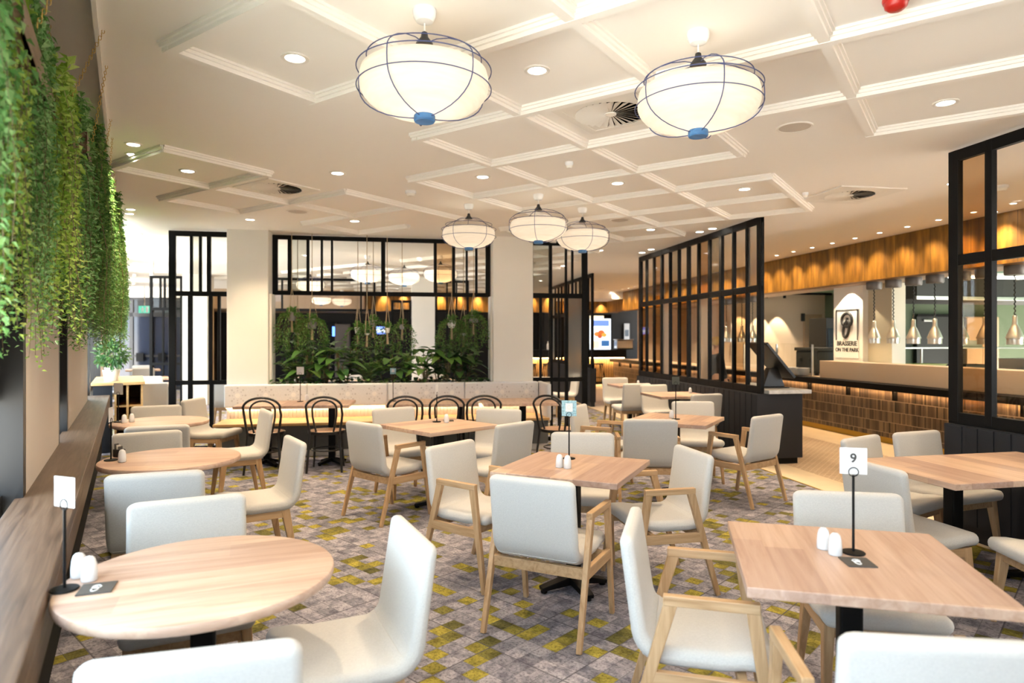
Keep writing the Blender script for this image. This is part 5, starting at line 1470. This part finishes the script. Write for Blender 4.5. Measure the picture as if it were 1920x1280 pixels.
# ---- timber shelf cabinet with two small bushes beyond the ledge
t = thing('shelf_cabinet', 'low timber shelf cabinet beyond the window ledge carrying two small bushes', 'cabinet'); t.matrix_world = MLW(-.42, 10.2)
m = MB(); m.box(0, .62, -.03, 1.6, .90, .94); m.build('worktop', M['honey'], t, bevel=.004)
m = MB(); m.box(.02, .24, 0, .02, 0, .9); m.build('end_panel', M['steelblue'], t)
m = MB()
for x in (.26, .40, .57): m.box(x, x + .025, .0, 1.55, 0, .9)
for z in (.02, .32, .60): m.box(.26, .59, .02, 1.55, z, z + .02)
m.box(.26, .59, 1.53, 1.55, 0, .9)
m.build('shelves', M['honey'], t)
for k, (s, sc) in enumerate(((10.55, 1.0), (11.4, 1.15))):
    random.seed(300 + k)
    t = thing('potted_bush', ('small glossy bush on the timber cabinet, nearer one', 'small glossy bush on the timber cabinet, farther one')[k], 'potted plant', LW(-.2, s, .941))
    m = MB(); m.lathe([(0,0),(.08,0),(.105,.15),(.095,.15),(.085,.13),(0,.13)], 20); m.build('pot', M['pot_white'], t, smooth=40)
    m = MB(); m.rod((0,0,.1), (0,0,.3), .012); m.build('stem', M['stem'], t)
    f = MB()
    for q in range(240):
        d = rv(); d.normalize(); c_ = Vector((0,0,.36)) + d * random.uniform(.06, .19) * sc
        leaf(f, c_, d + rv(.6), Vector((0,0,1)), .085, .05)
    f.build('foliage', M['leafd'], t)

# ================================================================== ON THE TABLES
SHK = None
def shaker(x, y, label, z=.7506, rz=0):
    global SHK
    if SHK is None:
        t = thing('shaker', label, 'shaker', (x, y, z), 0, 'white china salt and pepper shakers')
        m = MB(); m.lathe([(0,0),(.021,0),(.0235,.004),(.023,.03),(.0205,.055),(.0165,.070),(.009,.078),(0,.0795)], 24); m.build('body', M['shaker'], t, smooth=60)
        m = MB()
        for k in range(3): m.cyl((.005 * cos(k * 2.1), .005 * sin(k * 2.1), .0775), .0011, 0, .0018, 6)
        m.build('holes', M['ink'], t)
        SHK = t; return t
    return dup(SHK, (x, y, z), rz, label)
def coaster(x, y, rz, label, z=.7506):
    t = thing('coaster', label, 'coaster', (x, y, z), rz, 'dark card coasters')
    m = MB(); m.box(-.047, .047, -.047, .047, 0, .004); m.build('card', M['coaster'], t)
    m = MB(); m.tube([(.012 * cos(2*pi*i/16) - .002, .012 * sin(2*pi*i/16) + .008, .0043) for i in range(16)], .0022, 4, closed=True); m.tube([(.009 * cos(2*pi*i/16) - .004, .018 * sin(2*pi*i/16) - .012, .0043) for i in range(16)], .0022, 4, closed=True)
    m.build('mark', M['card'], t); return t
def number_stand(x, y, rz, num, label, z=.7506, hgt=.255, card=.088, mat='card'):
    t = thing('table_number', label, 'table number', (x, y, z), rz, 'table numbers on black stands')
    m = MB(); m.lathe([(0,0),(.038,0),(.04,.003),(.038,.006),(.008,.008),(0,.008)], 28); m.build('base', M['black'], t, smooth=30)
    m = MB(); m.rod((0,0,.006), (0,0,hgt), .0045, 8); m.build('stem', M['black'], t)
    m = MB()
    for yy in (-.003, .003): m.tube([(.016 * cos(2*pi*i/20), yy, hgt + .012 + .016 * sin(2*pi*i/20)) for i in range(20)], .0016, 5, closed=True)
    m.build('clip', M['black'], t)
    m = MB(); m.box(-card/2, card/2, -.0006, .0006, hgt + .004, hgt + .004 + card * 1.05); c_ = m.build('card', M[mat], t)
    if mat == 'bluecard':
        m = MB(); m.box(-card * .24, card * .24, -.0009, -.0006, hgt + .004 + card * .3, hgt + .004 + card * .86); m.build('printed_panel', M['card'], c_)
        m = MB(); m.tube([(card * .09 * cos(2*pi*i/16), -.0011, hgt + .004 + card * .6 + card * .14 * sin(2*pi*i/16)) for i in range(16)], .0012, 4, closed=True); m.build('printed_ring', M['greylid'], c_)
    if num:
        for sgn in (0, 1):
            n_ = text(num, card * .5, c_, (0, -.0008 if sgn == 0 else .0008, hgt + .004 + card * .62), M['ink'], 'numeral', (R(90), 0, pi * sgn), ext=.0002)
        e_ = MB()
        for yy in (-.0009,):
            q = card * .41; z0 = hgt + .004 + card * .1; z1 = hgt + .004 + card * .95
            e_.box(-q, q, yy, yy + .0002, z1 - .0008, z1); e_.box(-q, q, yy, yy + .0002, z0, z0 + .0008); e_.box(-q, -q + .0008, yy, yy + .0002, z0, z1); e_.box(q - .0008, q, yy, yy + .0002, z0, z1)
        e_.build('printed_border', M['greylid'], c_)
    return t
# nearest round table
p = at(121, 1106, .75); number_stand(p.x, p.y, R(-20), '', 'black number stand with white card on the nearest round table', hgt=.25)
q = at(148, 1082, .75); shaker(q.x, q.y, 'white shaker on the nearest round table, left one behind'); q = at(165, 1086, .75); shaker(q.x + .012, q.y - .012, 'white shaker on the nearest round table, right one in front')
q = at(182, 1104, .75); coaster(q.x, q.y, R(20), 'dark coaster lying on the nearest round table beside the shakers')
# second round table
q = at(208, 863, .75); number_stand(q.x, q.y, R(-75), '', 'thin black number stand on the second round table seen edge-on', hgt=.24)
q = at(229, 866, .75); shaker(q.x, q.y, 'white shaker on the second round table beside the menu caddy')
q = at(217, 860, .75)
t = thing('menu_caddy', 'small dark caddy holding sachets on the second round table', 'caddy', (q.x - .02, q.y + .07, .7506), R(-20))
m = MB(); m.box(-.03, .03, -.02, .02, 0, .006); m.box(-.03, .03, -.02, -.017, 0, .05); m.box(-.03, .03, .017, .02, 0, .05); m.build('tray', M['blackp'], t)
for k in range(3):
    m = MB(); m.box(-.025 + k * .017, -.022 + k * .017, -.015, .015, .006, .085 - .008 * k); m.build('sachet', M[('coaster', 'greylid', 'coaster')[k]], t)
# third round table
q = at(222, 791, .75); number_stand(q.x, q.y, R(-12), '', 'number stand with small card on the third round table', hgt=.25, card=.1)
q = at(233, 793, .75); shaker(q.x, q.y, 'white shaker on the third round table, left one'); q = at(247, 791, .75); shaker(q.x, q.y, 'white shaker on the third round table, right one')
# middle table
q = at(1049, 876, .75); shaker(q.x, q.y, 'white shaker on the middle square table, left of the pair'); q = at(1064, 878, .75); shaker(q.x, q.y, 'white shaker on the middle square table, right of the pair')
M['bluecard'] = pm('blue_card', (.24, .40, .47), .6, noise=.35, nscale=90)
q = at(1067, 860, .75); number_stand(q.x, q.y, R(-8), '', 'tall stand with pale blue number card on the middle square table', hgt=.27, card=.095, mat='bluecard')
# cornerwise table
q = at(819, 791, .75); number_stand(q.x, q.y, R(80), '', 'number stand seen edge-on on the cornerwise table', hgt=.25)
q = at(837, 792, .75); shaker(q.x, q.y, 'single white shaker on the cornerwise table')
q = at(833, 791, .75); coaster(q.x + .03, q.y + .09, R(10), 'dark coaster behind the shaker on the cornerwise table')
# table before the dark wall
M['darkcard'] = pm('dark_card', (.06, .06, .04), .6)
q = at(1267, 786, .75); number_stand(q.x, q.y, R(-5), '', 'thin stand with dark square card on the table before the dark wall', hgt=.33, mat='darkcard', card=.07)
q = at(1261, 784, .75); shaker(q.x - .01, q.y, 'white shaker on the table before the dark wall')
# number nine table
q = at(1600, 1037, .75); number_stand(q.x, q.y, R(-14), '9', 'stand with white card reading nine on the lower right table', hgt=.28, card=.09)
q = at(1549, 1032, .75); shaker(q.x, q.y + .02, 'white shaker on the number nine table, left of the pair'); q = at(1566, 1040, .75); shaker(q.x, q.y, 'white shaker on the number nine table, right of the pair')
q = at(1608, 1055, .75); coaster(q.x, q.y, R(-6), 'dark coaster with white mark before the number nine stand')
# far tables and bench tables
q = at(1332, 738, .75); shaker(2.52, 9.22, 'white shaker on the pale table against the low dark wall')
shaker(2.1, 10.85, 'white shaker on the small far table at the low dark wall')
q = at(563, 753, .75); number_stand(q.x, q.y, R(8), '', 'tall number stand on the left bench table', hgt=.33)
q = at(571, 751, .75); shaker(q.x + .03, q.y, 'white shaker on the left bench table')
q = at(737, 752, .75); number_stand(q.x, q.y, R(5), '', 'tall number stand on the middle bench table', hgt=.33, mat='bluecard', card=.07)

# ================================================================== NEXT ROOM AND WINDOW ROW BEYOND
G_N = 'chairs in the next room'
rows = [(12.72, 'first'), (14.8, 'second'), (18.9, 'third')]
for s, w_ in rows:
    q = LW(.32, s); dup(S1, q, LROT, '%s square table of the far window row beyond the timber cabinet' % w_, G_S)
    f = DW
    c1 = q - f * .6; c2 = q + f * .6
    a1 = R(30.5)
    dup(SC, c1, a1, 'white chair with back turned at the %s far window table' % w_, G_N); w_ == 'second' or dup(SC, c2, a1 + pi, 'pale chair facing the camera at the %s far window table' % w_, G_N)
for k, (u, v, w_) in enumerate(((-2.75, 12.3, 'left'), (-.9, 12.2, 'middle'), (.7, 12.4, 'right'))):
    dup(S1, B(u, v), TH, '%s pale table just beyond the planter in the next room' % w_, G_S)
    dup(SC, B(u, v - .68), TH, 'chair with back turned at the %s table beyond the planter' % w_, G_N); dup(SC, B(u, v + .68), TH + pi, 'chair facing the camera at the %s table beyond the planter' % w_, G_N)
    if k == 0: dup(SC, B(u + .68, v), TH + pi/2, 'chair side-on at the left table beyond the planter', G_N)
dup(S1, B(2.55, 12.6), TH, 'far table seen through the screen right of the right column', G_S)
dup(SC, B(2.55, 11.95), TH, 'tan chair back seen through the screen right of the right column', G_N); dup(SC, B(3.2, 12.5), TH + pi/2, 'tan chair beside the stile of the screen right of the right column', G_N)
dup(BC, B(2.2, 14.0), TH, 'far bentwood chair seen through the screen right of the right column', G_C)
number_stand(*(B(2.35, 12.5).xy), TH, '', 'white number card on the far table right of the right column', hgt=.25, card=.11)

t = thing('drop_rod', 'white rod dropping from the ceiling left of the tall black screen', 'rod', at(285, 456, H))
m = MB(); m.lathe([(0,0),(.045,0),(.04,-.03),(0,-.03)], 20); m.build('canopy', M['white'], t, smooth=40)
m = MB(); m.rod((0,0,-.03), (0,0,-.27), .009); m.build('rod', M['vent'], t)
m = MB(); m.cyl((0,0,0), .03, -.5, -.26, 16); m.build('sleeve', M['white'], t)
t = thing('exit_sign', 'small green exit sign before the far glazed doors', 'sign', atd(271, 580, 18.5))
m = MB(); m.box(-.16, .16, -.02, .02, -.1, .1); m.build('box', emis('exit_green', (.08, .45, .3), .8), t)
m = MB(); m.box(-.01, .01, -.01, .01, .1, H - t.location.z); m.build('hanger', M['steel'], t)
m = MB()
for x0, x1, z0, z1 in ((.05, .12, -.08, .08), (-.06, -.03, .045, .075), (-.07, -.02, -.02, .04), (-.10, -.07, .0, .02), (-.02, .01, .01, .03), (-.08, -.055, -.08, -.02), (-.03, -.005, -.08, -.02)): m.box(x0, x1, -.024, -.02, z0, z1)
m.build('pictogram', M['white'], t)

# ================================================================== PERSON BEHIND THE LONG SCREEN
def skinned(name, verts, edges, radii, mat, parent=None, sub=2, root=0):
    me = bpy.data.meshes.new(name); me.from_pydata(verts, edges, []); o = bpy.data.objects.new(name, me); COL.objects.link(o)
    sk = o.modifiers.new('skin', 'SKIN'); sk.use_smooth_shade = True
    lay = me.skin_vertices[0].data if me.skin_vertices else None
    if lay is None:
        bm = bmesh.new(); bm.from_mesh(me); bm.verts.layers.skin.verify(); bm.to_mesh(me); bm.free(); lay = me.skin_vertices[0].data
    for i, r_ in enumerate(radii):
        lay[i].radius = r_ if isinstance(r_, tuple) else (r_, r_); lay[i].use_root = (i == root)
    ss = o.modifiers.new('sub', 'SUBSURF'); ss.levels = sub; ss.render_levels = sub
    bpy.context.view_layer.update()
    m2 = bpy.data.meshes.new_from_object(o.evaluated_get(bpy.context.evaluated_depsgraph_get()))
    bpy.data.objects.remove(o)
    m2.materials.clear(); m2.materials.append(mat); m2.polygons.foreach_set('use_smooth', [True] * len(m2.polygons))
    o = bpy.data.objects.new(name, m2); COL.objects.link(o)
    if parent is not None: o.parent = parent
    return o
def person(label, loc, rz):
    """faces local +Y"""
    V = [(0,0,.86),(0,-.01,1.00),(0,-.005,1.14),(0,-.01,1.26),(0,0,1.33),(0,.015,1.385),(0,.02,1.45),(0,.015,1.52),
         (.145,-.01,1.25),(.195,0,1.08),(.185,.06,.88),(.18,.10,.80), (-.145,-.01,1.25),(-.195,0,1.08),(-.185,.10,.90),(-.15,.22,.88),
         (.085,0,.80),(.09,.015,.45),(.09,-.015,.08),(.095,.12,.035), (-.085,0,.80),(-.09,.015,.45),(-.09,-.015,.08),(-.095,.12,.035)]
    E = [(0,1),(1,2),(2,3),(3,4),(4,5),(5,6),(6,7),(3,8),(8,9),(9,10),(10,11),(3,12),(12,13),(13,14),(14,15),(0,16),(16,17),(17,18),(18,19),(0,20),(20,21),(21,22),(22,23)]
    Rr = [(.13,.095),(.125,.09),(.14,.095),(.125,.085),(.052,.05),(.052,.06),(.075,.088),(.06,.07),(.055,.055),(.042,.042),(.032,.032),(.03,.018),(.055,.055),(.042,.042),(.032,.032),(.03,.018),
          (.085,.085),(.055,.055),(.04,.045),(.035,.025),(.085,.085),(.055,.055),(.04,.045),(.035,.025)]
    b = skinned('person', V, E, Rr, M['skin'])
    # nose, ears, lips, fingers, all joined into the one body mesh
    m = MB()
    m.loft([[Vector((-.012,.095,1.46)), Vector((.012,.095,1.46)), Vector((.008,.1,1.49)), Vector((-.008,.1,1.49))], [Vector((-.016,.118,1.425)), Vector((.016,.118,1.425)), Vector((.01,.122,1.44)), Vector((-.01,.122,1.44))]])
    for s in (-1, 1): m.ball((s * .078, .01, 1.445), .022, 10, 1.4)
    m.tube([(-.025,.098,1.398),(0,.105,1.396),(.025,.098,1.398)], .006, 6)
    for s, hx, hy, hz, fy in ((1, .18, .10, .80, .25), (-1, -.15, .22, .88, 1.0)):
        for k, (dx, ln) in enumerate(((-.024, .062), (-.008, .074), (.008, .07), (.023, .055))):
            d = Vector((0, fy, -(1 - fy * .85))).normalized(); p0 = Vector((hx + dx, hy, hz)) + d * .03
            m.tube([p0, p0 + d * ln * .5 + Vector((0, .004, .003)), p0 + d * ln + Vector((0, .006, -.014))], .0085, 6, taper=.006)
        d = Vector((0, fy, -(1 - fy * .85))).normalized(); p0 = Vector((hx - s * .026, hy, hz)); m.tube([p0, p0 + Vector((-s * .022, 0, 0)) + d * .02, p0 + Vector((-s * .026, 0, 0)) + d * .05], .0095, 6, taper=.007)
    x = m.build('extra', M['skin'], smooth=60)
    bm = bmesh.new(); bm.from_mesh(b.data); bm.from_mesh(x.data); bm.to_mesh(b.data); bm.free(); bpy.data.objects.remove(x)
    b.location = loc; b.rotation_euler.z = rz; tag(b, label, 'person')
    g = lambda r_, k: tuple(q + k for q in r_) if isinstance(r_, tuple) else r_ + k
    idx = [0,1,2,3,8,9,10,12,13,14]; mp_ = {j: i for i, j in enumerate(idx)}
    skinned('shirt', [V[i] for i in idx], [(mp_[a], mp_[c_]) for a, c_ in E if a in mp_ and c_ in mp_], [g(Rr[i], .014) for i in idx], M['shirt'], b)
    idx = [0,16,17,18,20,21,22]; mp_ = {j: i for i, j in enumerate(idx)}
    skinned('trousers', [V[i] for i in idx], [(mp_[a], mp_[c_]) for a, c_ in E if a in mp_ and c_ in mp_], [g(Rr[i], .013) for i in idx], M['shirt'], b)
    for s in (-1, 1):
        m = MB(); m.loft([rsec((s * .093, .05, z), Vector((0, 1, 0)), .047, .24, .04) for z in (0, .03, .06)]); m.build('shoe', M['blackp'], b, smooth=50)
    hm = MB(); n = 16
    for zz in range(1): pass
    pts = []
    hm.lathe([(.0, 1.558), (.04, 1.553), (.073, 1.53), (.088, 1.49), (.090, 1.455), (.082, 1.42)], 20, (0, -.004, 0))
    hair = hm.build('hair', M['hair'], b, smooth=60)
    bm = bmesh.new(); bm.from_mesh(hair.data)
    bmesh.ops.delete(bm, geom=[f for f in bm.faces if f.calc_center_median().y > .045 and f.calc_center_median().z < 1.52], context='FACES')
    for v_ in bm.verts: v_.co.y = v_.co.y * 1.16 + .006
    bm.to_mesh(hair.data); bm.free()
    m = MB()
    for s in (-1, 1):
        m.tube([(s * .034 + .024 * cos(2*pi*i/14), .104, 1.458 + .018 * sin(2*pi*i/14)) for i in range(14)], .003, 5, closed=True); m.rod((s * .058, .1, 1.462), (s * .083, .0, 1.462), .0028, 5)
    m.rod((-.01, .106, 1.46), (.01, .106, 1.46), .003, 5); m.build('glasses', M['blackp'], b)
    m = MB()
    for s in (-1, 1): m.ball((s * .034, .083, 1.457), .012, 10)
    m.build('eyes', M['ink'], b, smooth=60)
    return b
person('fair-haired person in glasses and black clothes standing in profile behind the long screen', B(5.05, 9.75), TH - pi/2)
